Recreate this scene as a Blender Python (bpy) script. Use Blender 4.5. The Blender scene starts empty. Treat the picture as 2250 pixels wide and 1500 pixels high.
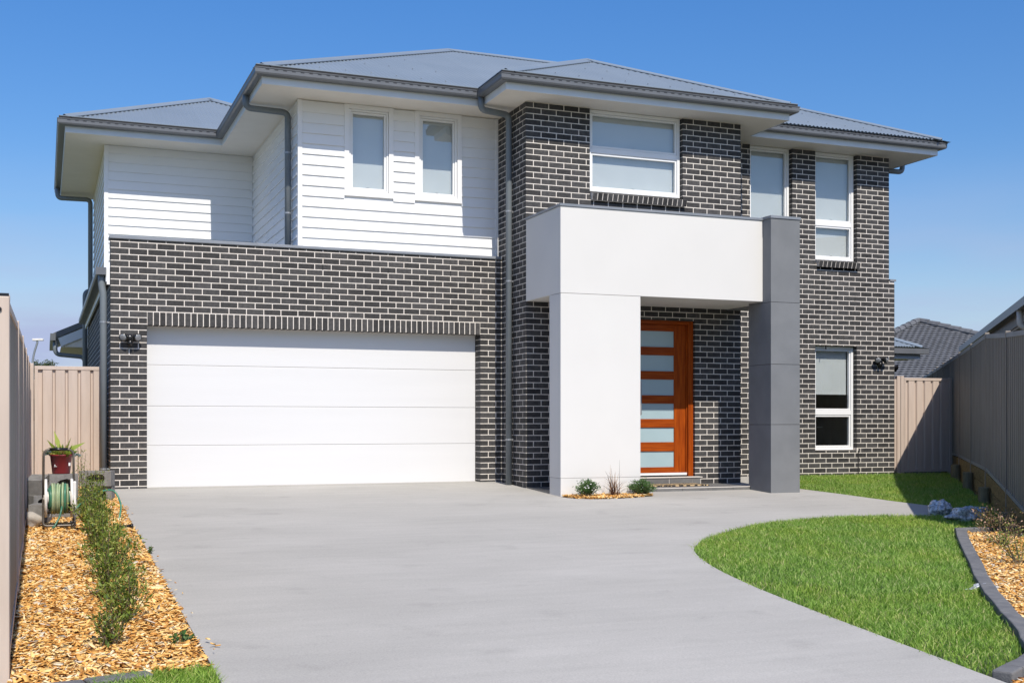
import bpy, bmesh, math, random
import numpy as np
from mathutils import Vector, Matrix

random.seed(7); rng = np.random.default_rng(7)
sc = bpy.context.scene
col = sc.collection
R = math.radians

# ------------------------------------------------------------------ camera, sky, sun, exposure
CAM = (-0.841, -17.042, 0.871)
cam = bpy.data.cameras.new('camera'); camo = bpy.data.objects.new('camera', cam); col.objects.link(camo)
camo.location = CAM; camo.rotation_euler = (R(90), 0, R(-21.59))
cam.sensor_width = 36; cam.lens = 41.563; cam.shift_y = 0.0794
cam.clip_start = 0.05; cam.clip_end = 2000
sc.camera = camo

SUN_EL, SUN_K = R(49.07), 0.015            # light travels along +Y (a hair towards +X) and down
w = bpy.data.worlds.new('World'); sc.world = w; w.use_nodes = True
wn, wl = w.node_tree.nodes, w.node_tree.links
bg = wn['Background']
sky = wn.new('ShaderNodeTexSky'); sky.sky_type = 'NISHITA'; sky.sun_disc = False
sky.sun_elevation = SUN_EL; sky.sun_rotation = math.pi + SUN_K
sky.air_density = 1.0; sky.dust_density = 0.6; sky.ozone_density = 2.2; sky.altitude = 50
hsv = wn.new('ShaderNodeHueSaturation'); hsv.inputs['Saturation'].default_value = 1.36; hsv.inputs['Hue'].default_value = .509
wl.new(sky.outputs[0], hsv.inputs['Color'])
# thin pale haze that thickens towards the horizon all the way round, broken into faint streaks
tc_ = wn.new('ShaderNodeTexCoord'); sp_ = wn.new('ShaderNodeSeparateXYZ'); wl.new(tc_.outputs['Generated'], sp_.inputs[0])
mr_ = wn.new('ShaderNodeMapRange'); mr_.interpolation_type = 'SMOOTHSTEP'
for i_, v_ in ((1, .0), (2, .23), (3, .9), (4, .0)): mr_.inputs[i_].default_value = v_
wl.new(sp_.outputs['Z'], mr_.inputs[0])
mpw = wn.new('ShaderNodeMapping'); mpw.inputs['Scale'].default_value = (1.6, 1.6, 9); wl.new(tc_.outputs['Generated'], mpw.inputs[0])
nzw = wn.new('ShaderNodeTexNoise'); nzw.inputs['Scale'].default_value = 2.2; nzw.inputs['Detail'].default_value = 5; wl.new(mpw.outputs[0], nzw.inputs['Vector'])
mrn = wn.new('ShaderNodeMapRange')
for i_, v_ in ((1, .38), (2, .66), (3, .5), (4, 1.5)): mrn.inputs[i_].default_value = v_
wl.new(nzw.outputs['Fac'], mrn.inputs[0])
muw = wn.new('ShaderNodeMath'); muw.operation = 'MULTIPLY'; muw.use_clamp = True; wl.new(mr_.outputs[0], muw.inputs[0]); wl.new(mrn.outputs[0], muw.inputs[1])
mxw = wn.new('ShaderNodeMix'); mxw.data_type = 'RGBA'; mxw.inputs[7].default_value = (2.7, 3.15, 4.55, 1)
wl.new(muw.outputs[0], mxw.inputs[0]); mrd = wn.new('ShaderNodeMapRange')
for i_, v_ in ((1, .14), (2, .42), (3, .77), (4, 1.0)): mrd.inputs[i_].default_value = v_
wl.new(sp_.outputs['Z'], mrd.inputs[0]); mxd = wn.new('ShaderNodeMix'); mxd.data_type = 'RGBA'; mxd.blend_type = 'MULTIPLY'; mxd.inputs[0].default_value = 1
wl.new(hsv.outputs[0], mxd.inputs[6]); wl.new(mrd.outputs[0], mxd.inputs[7]); wl.new(mxd.outputs[2], mxw.inputs[6]); wl.new(mxw.outputs[2], bg.inputs[0]); bg.inputs[1].default_value = 0.150

sun = bpy.data.lights.new('sun', 'SUN'); suno = bpy.data.objects.new('sun', sun); col.objects.link(suno)
sun.energy = 4.55; sun.angle = R(0.53); sun.color = (1.0, 0.935, 0.835)
ld = Vector((SUN_K, 1.0, -math.tan(SUN_EL))).normalized()
suno.rotation_euler = ld.to_track_quat('-Z', 'Y').to_euler(); suno.location = (-5, -20, 25)

vs = sc.view_settings
vs.view_transform = 'Standard'; vs.look = 'None'; vs.gamma = 1.0; vs.use_curve_mapping = False
vs.exposure = 0.15

# ------------------------------------------------------------------ helpers
class MB:
    def __init__(s): s.v = []; s.f = []
    def add(s, vs_, fs):
        b = len(s.v); s.v += [tuple(p) for p in vs_]; s.f += [tuple(i + b for i in f) for f in fs]; return s
    def box(s, x0, x1, y0, y1, z0, z1):
        return s.add([(x0,y0,z0),(x1,y0,z0),(x1,y1,z0),(x0,y1,z0),(x0,y0,z1),(x1,y0,z1),(x1,y1,z1),(x0,y1,z1)],
                     [(0,3,2,1),(4,5,6,7),(0,1,5,4),(1,2,6,5),(2,3,7,6),(3,0,4,7)])
    def obox(s, c, ux, uy, uz, hx, hy, hz):
        c, ux, uy, uz = map(Vector, (c, ux, uy, uz)); P = []
        for k in (-1, 1):
            for a, b in ((-1,-1),(1,-1),(1,1),(-1,1)): P.append(c + ux*hx*a + uy*hy*b + uz*hz*k)
        return s.add(P, [(0,3,2,1),(4,5,6,7),(0,1,5,4),(1,2,6,5),(2,3,7,6),(3,0,4,7)])
    def quad(s, *p): return s.add(p, [tuple(range(len(p)))])
    def prism(s, pts, d):                    # polygon pts (3D) extruded by d
        n = len(pts); d = Vector(d); a = [Vector(p) for p in pts]; b = [p + d for p in a]
        return s.add(a + b, [tuple(range(n))[::-1], tuple(range(n, 2*n))] + [(i, (i+1) % n, n + (i+1) % n, n + i) for i in range(n)])
    def tube(s, path, r, n=10, caps=True):
        path = [Vector(p) for p in path]; rr = r if hasattr(r, '__len__') else [r]*len(path)
        T = [(path[min(i+1, len(path)-1)] - path[max(i-1, 0)]).normalized() for i in range(len(path))]
        up = Vector((0,0,1)) if abs(T[0].z) < .9 else Vector((1,0,0))
        N = (up - T[0]*up.dot(T[0])).normalized(); V = []
        for i, p in enumerate(path):
            N = (N - T[i]*N.dot(T[i])).normalized(); B = T[i].cross(N)
            for k in range(n):
                a = 2*math.pi*k/n; V.append(p + (N*math.cos(a) + B*math.sin(a))*rr[i])
        F = [(i*n+k, i*n+(k+1) % n, (i+1)*n+(k+1) % n, (i+1)*n+k) for i in range(len(path)-1) for k in range(n)]
        if caps: F += [tuple(range(n))[::-1], tuple(range((len(path)-1)*n, len(path)*n))]
        return s.add(V, F)
    def lathe(s, prof, c=(0,0,0), n=20, ax='z'):
        V = []; m = len(prof)
        for k in range(n):
            a = 2*math.pi*k/n
            for r, h in prof:
                p = (r*math.cos(a), r*math.sin(a), h)
                if ax == 'x': p = (h, r*math.cos(a), r*math.sin(a))
                if ax == 'y': p = (r*math.sin(a), h, r*math.cos(a))
                V.append((p[0]+c[0], p[1]+c[1], p[2]+c[2]))
        return s.add(V, [(k*m+j, ((k+1) % n)*m+j, ((k+1) % n)*m+j+1, k*m+j+1) for k in range(n) for j in range(m-1)])
    def brick(s, O, U, N, u0, u1, z0, z1, dep, c=.0022):
        O, U, N = Vector(O), Vector(U), Vector(N); Z = Vector((0,0,1)); V = []
        for (e, d) in ((c, 0), (0, -c), (0, -dep)):
            for u, z in ((u0+e, z0+e), (u1-e, z0+e), (u1-e, z1-e), (u0+e, z1-e)): V.append(O + U*u + Z*z + N*d)
        F = [(0,1,2,3)]
        for a in (0, 4):
            F += [(a+4+i, a+4+(i+1) % 4, a+(i+1) % 4, a+i) for i in range(4)]
        return s.add(V, F)
    def build(s, name, m, parent=None, smooth=False, bevel=0):
        me = bpy.data.meshes.new(name); me.from_pydata(s.v, [], s.f); me.update()
        return link(name, me, m, parent, smooth, bevel)

def link(name, me, m, parent=None, smooth=False, bevel=0):
    o = bpy.data.objects.new(name, me); col.objects.link(o)
    if m is not None and not me.materials: me.materials.append(m)
    if parent is not None:
        o.parent = parent; o.matrix_parent_inverse = parent.matrix_basis.inverted() if parent.type == 'EMPTY' else Matrix()
    if smooth:
        for p in me.polygons: p.use_smooth = True
    if bevel:
        b = o.modifiers.new('bevel', 'BEVEL'); b.width = bevel; b.segments = 2; b.limit_method = 'ANGLE'
    return o

def npmesh(name, V, tmpl, m, parent=None):   # V (n,k,3), tmpl list of quads inside each piece
    n, k, _ = V.shape; t = np.asarray(tmpl); q = len(t)
    F = (t[None] + (np.arange(n)*k)[:, None, None]).reshape(-1, 4)
    me = bpy.data.meshes.new(name); me.vertices.add(n*k); me.vertices.foreach_set('co', V.reshape(-1).astype(np.float32))
    me.loops.add(F.size); me.loops.foreach_set('vertex_index', F.reshape(-1).astype(np.int32))
    me.polygons.add(len(F)); me.polygons.foreach_set('loop_start', np.arange(0, F.size, 4, dtype=np.int32))
    me.update(calc_edges=True); me.validate()
    return link(name, me, m, parent)

def thing(name, label, cat, loc=(0,0,0), group=None):
    o = bpy.data.objects.new(name, None); col.objects.link(o); o.location = loc; o.empty_display_size = .2
    o.matrix_basis = Matrix.Translation(loc)
    return tag(o, label, cat, group)
def tag(o, label=None, cat=None, group=None, kind=None):
    if label: o['label'] = label
    if cat: o['category'] = cat
    if group: o['group'] = group
    if kind: o['kind'] = kind
    return o

def rpath(pts, r=.06, n=5):                  # polyline with rounded corners
    P = [Vector(p) for p in pts]; out = [P[0]]
    for i in range(1, len(P)-1):
        a, b, c = P[i-1], P[i], P[i+1]; d1 = (a-b).normalized(); d2 = (c-b).normalized()
        rr = min(r, (a-b).length*.45, (c-b).length*.45)
        for k in range(n+1):
            t = k/n; out.append((b+d1*rr)*(1-t)**2 + b*2*t*(1-t) + (b+d2*rr)*t*t)
    return out + [P[-1]]

def inpoly(px, py, poly):
    c = np.zeros(px.shape, bool); n = len(poly)
    for i in range(n):
        x1, y1 = poly[i]; x2, y2 = poly[(i+1) % n]
        if y1 == y2: continue
        c ^= ((y1 > py) != (y2 > py)) & (px < (x2-x1)*(py-y1)/(y2-y1)+x1)
    return c
def scatter(poly, dens):
    xs = [p[0] for p in poly]; ys = [p[1] for p in poly]
    n = int((max(xs)-min(xs))*(max(ys)-min(ys))*dens)
    x = rng.uniform(min(xs), max(xs), n); y = rng.uniform(min(ys), max(ys), n); k = inpoly(x, y, poly)
    return x[k], y[k]
def gz(y): return -.04 + .045*np.clip(y, -19, .4)

# ------------------------------------------------------------------ materials
def mat(name, c, rough=.6, c2=None, scale=8., bump=0., bscale=60., spec=.5, metal=0., stretch=(1,1,1), detail=4., lo=.35, hi=.65, isl=0., coat=0.):
    m = bpy.data.materials.new(name); m.use_nodes = True; nt = m.node_tree; b = nt.nodes['Principled BSDF']
    b.inputs['Roughness'].default_value = rough; b.inputs['Metallic'].default_value = metal
    b.inputs['Specular IOR Level'].default_value = spec; b.inputs['Coat Weight'].default_value = coat
    b.inputs['Base Color'].default_value = (*c, 1)
    g = nt.nodes.new('ShaderNodeNewGeometry'); mp = nt.nodes.new('ShaderNodeMapping'); mp.inputs['Scale'].default_value = stretch
    nt.links.new(g.outputs['Position'], mp.inputs[0]); last = None
    if c2 is not None:
        nz = nt.nodes.new('ShaderNodeTexNoise'); nz.inputs['Scale'].default_value = scale; nz.inputs['Detail'].default_value = detail
        nt.links.new(mp.outputs[0], nz.inputs['Vector'])
        cr = nt.nodes.new('ShaderNodeValToRGB'); cr.color_ramp.elements[0].position = lo; cr.color_ramp.elements[1].position = hi
        cr.color_ramp.elements[0].color = (*c, 1); cr.color_ramp.elements[1].color = (*c2, 1)
        nt.links.new(nz.outputs['Fac'], cr.inputs[0]); last = cr.outputs[0]
        nt.links.new(last, b.inputs['Base Color'])
    if isl:
        oi = nt.nodes.new('ShaderNodeObjectInfo'); ad = nt.nodes.new('ShaderNodeMath'); ad.operation = 'ADD'
        fr = nt.nodes.new('ShaderNodeMath'); fr.operation = 'FRACT'
        nt.links.new(g.outputs['Random Per Island'], ad.inputs[0]); nt.links.new(oi.outputs['Random'], ad.inputs[1]); nt.links.new(ad.outputs[0], fr.inputs[0])
        mr = nt.nodes.new('ShaderNodeMapRange'); mr.inputs[3].default_value = 1-isl; mr.inputs[4].default_value = 1+isl; nt.links.new(fr.outputs[0], mr.inputs[0])
        hs = nt.nodes.new('ShaderNodeHueSaturation'); nt.links.new(mr.outputs[0], hs.inputs['Value'])
        if last is not None: nt.links.new(last, hs.inputs['Color'])
        else: hs.inputs['Color'].default_value = (*c, 1)
        nt.links.new(hs.outputs[0], b.inputs['Base Color'])
    if bump:
        nb = nt.nodes.new('ShaderNodeTexNoise'); nb.inputs['Scale'].default_value = bscale; nb.inputs['Detail'].default_value = 5
        nt.links.new(mp.outputs[0], nb.inputs['Vector']); bp = nt.nodes.new('ShaderNodeBump'); bp.inputs['Strength'].default_value = bump
        bp.inputs['Distance'].default_value = .01
        nt.links.new(nb.outputs['Fac'], bp.inputs['Height']); nt.links.new(bp.outputs[0], b.inputs['Normal'])
    return m

def ramp_mat(name, stops, rough=.7, transl=0., spec=.3, patchy=False):  # colour picked per piece
    m = bpy.data.materials.new(name); m.use_nodes = True; nt = m.node_tree; b = nt.nodes['Principled BSDF']
    b.inputs['Roughness'].default_value = rough; b.inputs['Specular IOR Level'].default_value = spec
    g = nt.nodes.new('ShaderNodeNewGeometry'); cr = nt.nodes.new('ShaderNodeValToRGB')
    e = cr.color_ramp.elements
    while len(e) < len(stops): e.new(.5)
    for i, (p, c) in enumerate(stops): e[i].position = p; e[i].color = (*c, 1)
    nt.links.new(g.outputs['Random Per Island'], cr.inputs[0]); out = cr.outputs[0]
    if patchy:                                   # drier, yellower drifts across the plot
        nz = nt.nodes.new('ShaderNodeTexNoise'); nz.inputs['Scale'].default_value = 1.3; nz.inputs['Detail'].default_value = 5; nt.links.new(g.outputs['Position'], nz.inputs['Vector'])
        mr = nt.nodes.new('ShaderNodeMapRange'); mr.inputs[1].default_value = .42; mr.inputs[2].default_value = .68; nt.links.new(nz.outputs['Fac'], mr.inputs[0])
        mx0 = nt.nodes.new('ShaderNodeMix'); mx0.data_type = 'RGBA'; mx0.blend_type = 'MULTIPLY'; mx0.inputs[7].default_value = (1.2,1.06,.9,1)
        nt.links.new(mr.outputs[0], mx0.inputs[0]); nt.links.new(out, mx0.inputs[6]); out = mx0.outputs[2]
    nt.links.new(out, b.inputs['Base Color'])
    if transl:
        t = nt.nodes.new('ShaderNodeBsdfTranslucent'); mx = nt.nodes.new('ShaderNodeMixShader'); mx.inputs[0].default_value = transl
        hs = nt.nodes.new('ShaderNodeHueSaturation'); hs.inputs['Value'].default_value = 1.5; hs.inputs['Saturation'].default_value = 1.1
        nt.links.new(out, hs.inputs['Color']); nt.links.new(hs.outputs[0], t.inputs[0])
        nt.links.new(b.outputs[0], mx.inputs[1]); nt.links.new(t.outputs[0], mx.inputs[2])
        nt.links.new(mx.outputs[0], nt.nodes['Material Output'].inputs[0])
    return m

def glass_mat(name, tint=(.965,.98,.98), base=.10, rough=.0):
    m = bpy.data.materials.new(name); m.use_nodes = True; nt = m.node_tree; nt.nodes.remove(nt.nodes['Principled BSDF'])
    t = nt.nodes.new('ShaderNodeBsdfTransparent'); t.inputs[0].default_value = (*tint, 1)
    gl = nt.nodes.new('ShaderNodeBsdfGlossy'); gl.inputs['Roughness'].default_value = rough
    g = nt.nodes.new('ShaderNodeNewGeometry'); dt = nt.nodes.new('ShaderNodeVectorMath'); dt.operation = 'DOT_PRODUCT'   # Schlick reflectance, same from both sides
    nt.links.new(g.outputs['Incoming'], dt.inputs[0]); nt.links.new(g.outputs['Normal'], dt.inputs[1])
    ab = nt.nodes.new('ShaderNodeMath'); ab.operation = 'ABSOLUTE'; nt.links.new(dt.outputs['Value'], ab.inputs[0])
    om = nt.nodes.new('ShaderNodeMath'); om.operation = 'SUBTRACT'; om.inputs[0].default_value = 1; nt.links.new(ab.outputs[0], om.inputs[1])
    fr = nt.nodes.new('ShaderNodeMath'); fr.operation = 'POWER'; fr.inputs[1].default_value = 5; nt.links.new(om.outputs[0], fr.inputs[0])
    mu = nt.nodes.new('ShaderNodeMath'); mu.operation = 'MULTIPLY_ADD'; mu.inputs[1].default_value = 1-base; mu.inputs[2].default_value = base; mu.use_clamp = True
    mx = nt.nodes.new('ShaderNodeMixShader'); nt.links.new(fr.outputs[0], mu.inputs[0]); nt.links.new(mu.outputs[0], mx.inputs[0])
    nt.links.new(t.outputs[0], mx.inputs[1]); nt.links.new(gl.outputs[0], mx.inputs[2]); nt.links.new(mx.outputs[0], nt.nodes['Material Output'].inputs[0])
    return m

def conc_mat():
    m = mat('driveway_concrete', (.36,.346,.316), .8, (.42,.403,.37), .9, .0, 1, detail=8, stretch=(.6,1.2,1), lo=.3, hi=.72, spec=.25)
    nt = m.node_tree; b = nt.nodes['Principled BSDF']; base = b.inputs['Base Color'].links[0].from_socket
    g = [n for n in nt.nodes if n.type == 'NEW_GEOMETRY'][0]
    def noise(sc_, st, det=4):
        mp = nt.nodes.new('ShaderNodeMapping'); mp.inputs['Scale'].default_value = st; nz = nt.nodes.new('ShaderNodeTexNoise')
        nz.inputs['Scale'].default_value = sc_; nz.inputs['Detail'].default_value = det; nt.links.new(g.outputs['Position'], mp.inputs[0]); nt.links.new(mp.outputs[0], nz.inputs['Vector']); return nz.outputs['Fac']
    def mul(col_, fac, lo, hi, a, b_):
        mr = nt.nodes.new('ShaderNodeMapRange'); mr.inputs[1].default_value = lo; mr.inputs[2].default_value = hi; mr.inputs[3].default_value = a; mr.inputs[4].default_value = b_
        nt.links.new(fac, mr.inputs[0]); mx = nt.nodes.new('ShaderNodeMix'); mx.data_type = 'RGBA'; mx.blend_type = 'MULTIPLY'; mx.inputs[0].default_value = 1
        nt.links.new(col_, mx.inputs[6]); nt.links.new(mr.outputs[0], mx.inputs[7]); return mx.outputs[2]
    c = mul(base, noise(1.0, (1.4,9,1), 6), .3, .7, .962, 1.035)      # broom marks across the slab
    c = mul(c, noise(90, (1,1,1), 3), .3, .7, .90, 1.10)             # sand grain
    c = mul(c, noise(2.6, (1,1,1), 5), .60, .74, 1.0, .90)           # faint stains
    nt.links.new(c, b.inputs['Base Color'])
    bp = nt.nodes.new('ShaderNodeBump'); bp.inputs['Strength'].default_value = .35; bp.inputs['Distance'].default_value = .004
    nt.links.new(noise(140, (.5,1.6,1), 4), bp.inputs['Height']); nt.links.new(bp.outputs[0], b.inputs['Normal']); return m
M = dict(
 brick = mat('brick', (.046,.045,.0445), .66, (.070,.067,.065), 25, .3, 180, isl=.3, spec=.15),
 mortar = mat('mortar', (.64,.585,.52), .9, (.74,.685,.62), 9, .4, 120, spec=.2),
 siding = mat('siding_paint', (.77,.768,.758), .45, (.795,.793,.783), 1.5, .05, 90),
 trim = mat('trim_paint', (.78,.775,.76), .4, (.80,.79,.78), 2),
 soffit = mat('soffit_paint', (.76,.715,.64), .7, (.79,.745,.67), 3, .05, 50),
 fascia = mat('fascia_paint', (.66,.69,.71), .4, (.69,.72,.74), 3),
 render = mat('white_render', (.635,.62,.59), .8, (.65,.635,.605), 1.2, .14, 180, spec=.2),
 greyrender = mat('grey_render', (.165,.172,.180), .7, (.187,.194,.202), 3, .14, 240, spec=.2),
 greycap = mat('grey_flashing', (.19,.21,.235), .45, (.23,.245,.27), 3, metal=.0),
 roof = mat('steel_roof', (.185,.225,.265), .42, (.20,.24,.28), 1.2, spec=.5, isl=.03),
 gutter = mat('steel_gutter', (.115,.122,.132), .38, (.13,.137,.147), 4),
 pipe = mat('downpipe_paint', (.155,.178,.192), .4, (.172,.195,.21), 4),
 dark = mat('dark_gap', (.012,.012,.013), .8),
 black = mat('black_plastic', (.012,.012,.013), .25),
 door = mat('garage_door_paint', (.655,.65,.64), .38, (.67,.665,.655), 1.5, .16, 40, stretch=(.25,1,4)),
 alu = mat('window_frame_paint', (.78,.78,.77), .35, (.80,.80,.79), 4),
 blind = mat('roller_blind', (.55,.565,.56), .8, (.58,.595,.59), 3, .1, 300),
 glass = glass_mat('window_glass'),
 frost = mat('frosted_glass', (.33,.44,.47), .22, (.36,.47,.50), 2, spec=.6),
 wood = mat('stained_timber', (.20,.030,.002), .5, (.38,.073,.005), 14, .08, 60, stretch=(3,3,.22), coat=.03, lo=.3, hi=.7, spec=.15),
 woodh = mat('stained_timber_rail', (.20,.030,.002), .5, (.38,.073,.005), 14, .08, 60, stretch=(.22,3,4), coat=.03, lo=.3, hi=.7, spec=.15),
 tile = mat('porch_tile', (.125,.122,.12), .55, (.165,.162,.155), 6, .05, 80),
 grout = mat('tile_grout', (.62,.58,.53), .9),
 conc = conc_mat(),
 block = mat('concrete_block', (.165,.157,.148), .9, (.235,.226,.213), 14, .5, 130),
 edging = mat('concrete_edging', (.12,.12,.123), .85, (.165,.163,.16), 9, .5, 110),
 soil = mat('bed_soil', (.16,.095,.045), .95, (.27,.16,.07), 20, .6, 70),
 lawnsoil = mat('lawn_soil', (.035,.055,.015), .95, (.055,.08,.022), 14, .6, 60),
 earth = mat('ground_earth', (.10,.12,.05), .95, (.16,.15,.08), .6, .4, 6),
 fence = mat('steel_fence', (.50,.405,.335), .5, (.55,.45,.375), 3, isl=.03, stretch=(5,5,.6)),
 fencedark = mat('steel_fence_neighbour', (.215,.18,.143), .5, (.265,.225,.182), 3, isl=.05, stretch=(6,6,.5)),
 sleeper = mat('treated_pine_sleeper', (.17,.115,.035), .85, (.30,.21,.08), 9, .5, 50, stretch=(1,1,3.5), isl=.15),
 rpost = mat('treated_pine_post', (.16,.13,.07), .85, (.25,.2,.11), 12, .5, 40, stretch=(3,3,.4)),
 room = mat('room_wall', (.24,.24,.225), .9),
 wall = mat('neighbour_wall', (.06,.052,.03), .85, (.10,.085,.055), 8, .3, 40),
 tilegrey = mat('roof_tile_grey', (.10,.104,.112), .75, (.145,.149,.157), 5, .3, 20, isl=.12),
 white = mat('white_plastic', (.70,.67,.62), .45, (.76,.73,.69), 7),
 metal = mat('brown_metal', (.10,.085,.07), .4, (.16,.14,.12), 9, metal=.4),
 hose = mat('green_hose', (.035,.15,.095), .4, (.06,.20,.12), 9, isl=.3),
 hosepale = mat('pale_green_hose', (.24,.32,.17), .45, (.32,.38,.23), 9, isl=.25),
 pot = mat('maroon_pot', (.19,.02,.025), .35, (.24,.028,.032), 6),
 rock = mat('pale_rock', (.34,.31,.275), .85, (.48,.44,.40), 9, .6, 20),
 lens = mat('lamp_lens', (.22,.23,.24), .06, spec=1.0),
 mat_ = mat('coir_mat', (.02,.017,.013), .95, (.55,.40,.22), 16, .8, 90, stretch=(1,3.2,1), detail=1.5, lo=.49, hi=.53),
 bark = mat('bark', (.09,.065,.04), .9, (.15,.11,.07), 20, .5, 60),
 steel = mat('galvanised_steel', (.38,.39,.40), .4, metal=.6),
 leaf = ramp_mat('shrub_leaf', [(0,(.05,.09,.012)),(.35,(.115,.18,.028)),(.7,(.22,.28,.05)),(1,(.42,.42,.12))], .45, .28, .4),
 leafred = ramp_mat('red_tip_leaf', [(0,(.09,.11,.03)),(.35,(.19,.18,.05)),(.7,(.38,.22,.13)),(1,(.60,.40,.30))], .5, .2, .4),
 leafpale = ramp_mat('pot_leaf', [(0,(.10,.16,.03)),(.5,(.30,.38,.06)),(.8,(.50,.50,.14)),(1,(.45,.25,.12))], .45, .2, .4),
 leafgr = ramp_mat('flower_leaf', [(0,(.03,.08,.02)),(.6,(.06,.14,.03)),(1,(.13,.22,.06))], .5, .2, .4),
 succ = ramp_mat('succulent_leaf', [(0,(.18,.26,.26)),(1,(.34,.43,.42))], .5, .1, .4),
 petal = mat('white_petal', (.8,.8,.78), .7),
 dry = ramp_mat('dry_blade', [(0,(.035,.018,.015)),(.5,(.10,.045,.03)),(.8,(.28,.16,.09)),(1,(.40,.28,.17))], .7, .1),
 grass = ramp_mat('grass_blade', [(0,(.10,.20,.025)),(.35,(.195,.345,.055)),(.75,(.32,.48,.11)),(.93,(.45,.53,.19)),(1,(.62,.57,.30))], .6, .36, .25, True),
 chip = ramp_mat('wood_chip', [(0,(.26,.10,.022)),(.12,(.52,.24,.06)),(.4,(.74,.40,.11)),(.7,(.87,.57,.21)),(.92,(.92,.74,.44)),(1,(.58,.50,.42))], .8, 0, .2),
 crown = ramp_mat('tree_leaf', [(0,(.03,.05,.015)),(.6,(.06,.085,.025)),(1,(.11,.12,.045))], .6, .15),
)
def plastic_bag_mat():
    m = bpy.data.materials.new('clear_plastic'); m.use_nodes = True; nt = m.node_tree; b = nt.nodes['Principled BSDF']
    b.inputs['Base Color'].default_value = (.34,.37,.40,1); b.inputs['Roughness'].default_value = .14; b.inputs['Specular IOR Level'].default_value = .9
    nz = nt.nodes.new('ShaderNodeTexNoise'); nz.inputs['Scale'].default_value = 34; nz.inputs['Detail'].default_value = 7
    cr = nt.nodes.new('ShaderNodeValToRGB'); cr.color_ramp.elements[0].color = (.20,.21,.22,1); cr.color_ramp.elements[1].color = (.78,.79,.80,1)
    cr.color_ramp.elements[0].position = .38; cr.color_ramp.elements[1].position = .68
    bp = nt.nodes.new('ShaderNodeBump'); bp.inputs['Strength'].default_value = .6; bp.inputs['Distance'].default_value = .02
    g = nt.nodes.new('ShaderNodeNewGeometry'); nt.links.new(g.outputs['Position'], nz.inputs['Vector'])
    nt.links.new(nz.outputs['Fac'], cr.inputs[0]); nt.links.new(cr.outputs[0], b.inputs['Base Color'])
    nt.links.new(nz.outputs['Fac'], bp.inputs['Height']); nt.links.new(bp.outputs[0], b.inputs['Normal']); return m
M['bag'] = plastic_bag_mat()
# ------------------------------------------------------------------ the setting
def gridmesh(xs, ys, zf):
    V = [(x, y, zf(x, y)) for y in ys for x in xs]; n = len(xs)
    return V, [(j*n+i, j*n+i+1, (j+1)*n+i+1, (j+1)*n+i) for j in range(len(ys)-1) for i in range(n-1)]
mb = MB(); V, F = gridmesh([-400,-60,-20,0,20,60,400], [-400,-60,-19,-10,-3,.4,20,60,400], lambda x, y: float(gz(y))-.06)
tag(mb.add(V, F).build('ground', M['earth']), 'bare earth ground under and around the whole block', 'ground', kind='structure')

def sheet(name, poly, dz, thick, m):
    bm = bmesh.new(); f = bm.faces.new([bm.verts.new((x, y, float(-.04+.045*y)+dz)) for x, y in poly])
    if f.normal.z < 0: f.normal_flip()
    r = bmesh.ops.extrude_face_region(bm, geom=[f]); 
    for e in r['geom']:
        if isinstance(e, bmesh.types.BMVert): e.co.z += 0
    for v in f.verts: v.co.z -= thick
    bmesh.ops.recalc_face_normals(bm, faces=bm.faces); bmesh.ops.triangulate(bm, faces=bm.faces)
    me = bpy.data.meshes.new(name); bm.to_mesh(me); bm.free(); return link(name, me, m)
ISL = [(9.5,-5.28),(8.9,-5.13),(8.24,-5.07),(7.6,-5.16),(7.08,-5.32),(6.7,-5.5),(6.32,-5.75),(5.98,-5.99),(5.68,-6.23),(5.47,-6.43),(5.30,-6.64),(5.12,-6.86),
       (4.98,-7.1),(4.88,-7.32),(4.81,-7.51),(4.70,-7.83),(4.62,-8.13),(4.55,-8.45),(4.49,-8.77),(4.45,-9.0),(4.41,-9.3),(4.33,-9.97),(4.28,-10.53),(4.23,-11.04),(4.19,-11.5),(4.17,-11.68)]
drive = [(.04,.228),(5.72,.228),(5.72,-1.0),(5.85,-1.0),(9.4,-1.0),(9.4,.1),(10.3,.1),(9.83,-1.95),(9.97,-2.80),(10.08,-3.76),(10.2,-4.4),(10.1,-4.87)] + ISL + [(4.13,-12.2),(4.05,-14.5),(4.3,-19),(-.4,-19),(.04,-13)]
tag(sheet('driveway', drive, 0, .12, M['conc']), 'wide pale grey brushed concrete driveway up to the garage', 'driveway', kind='structure')

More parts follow.
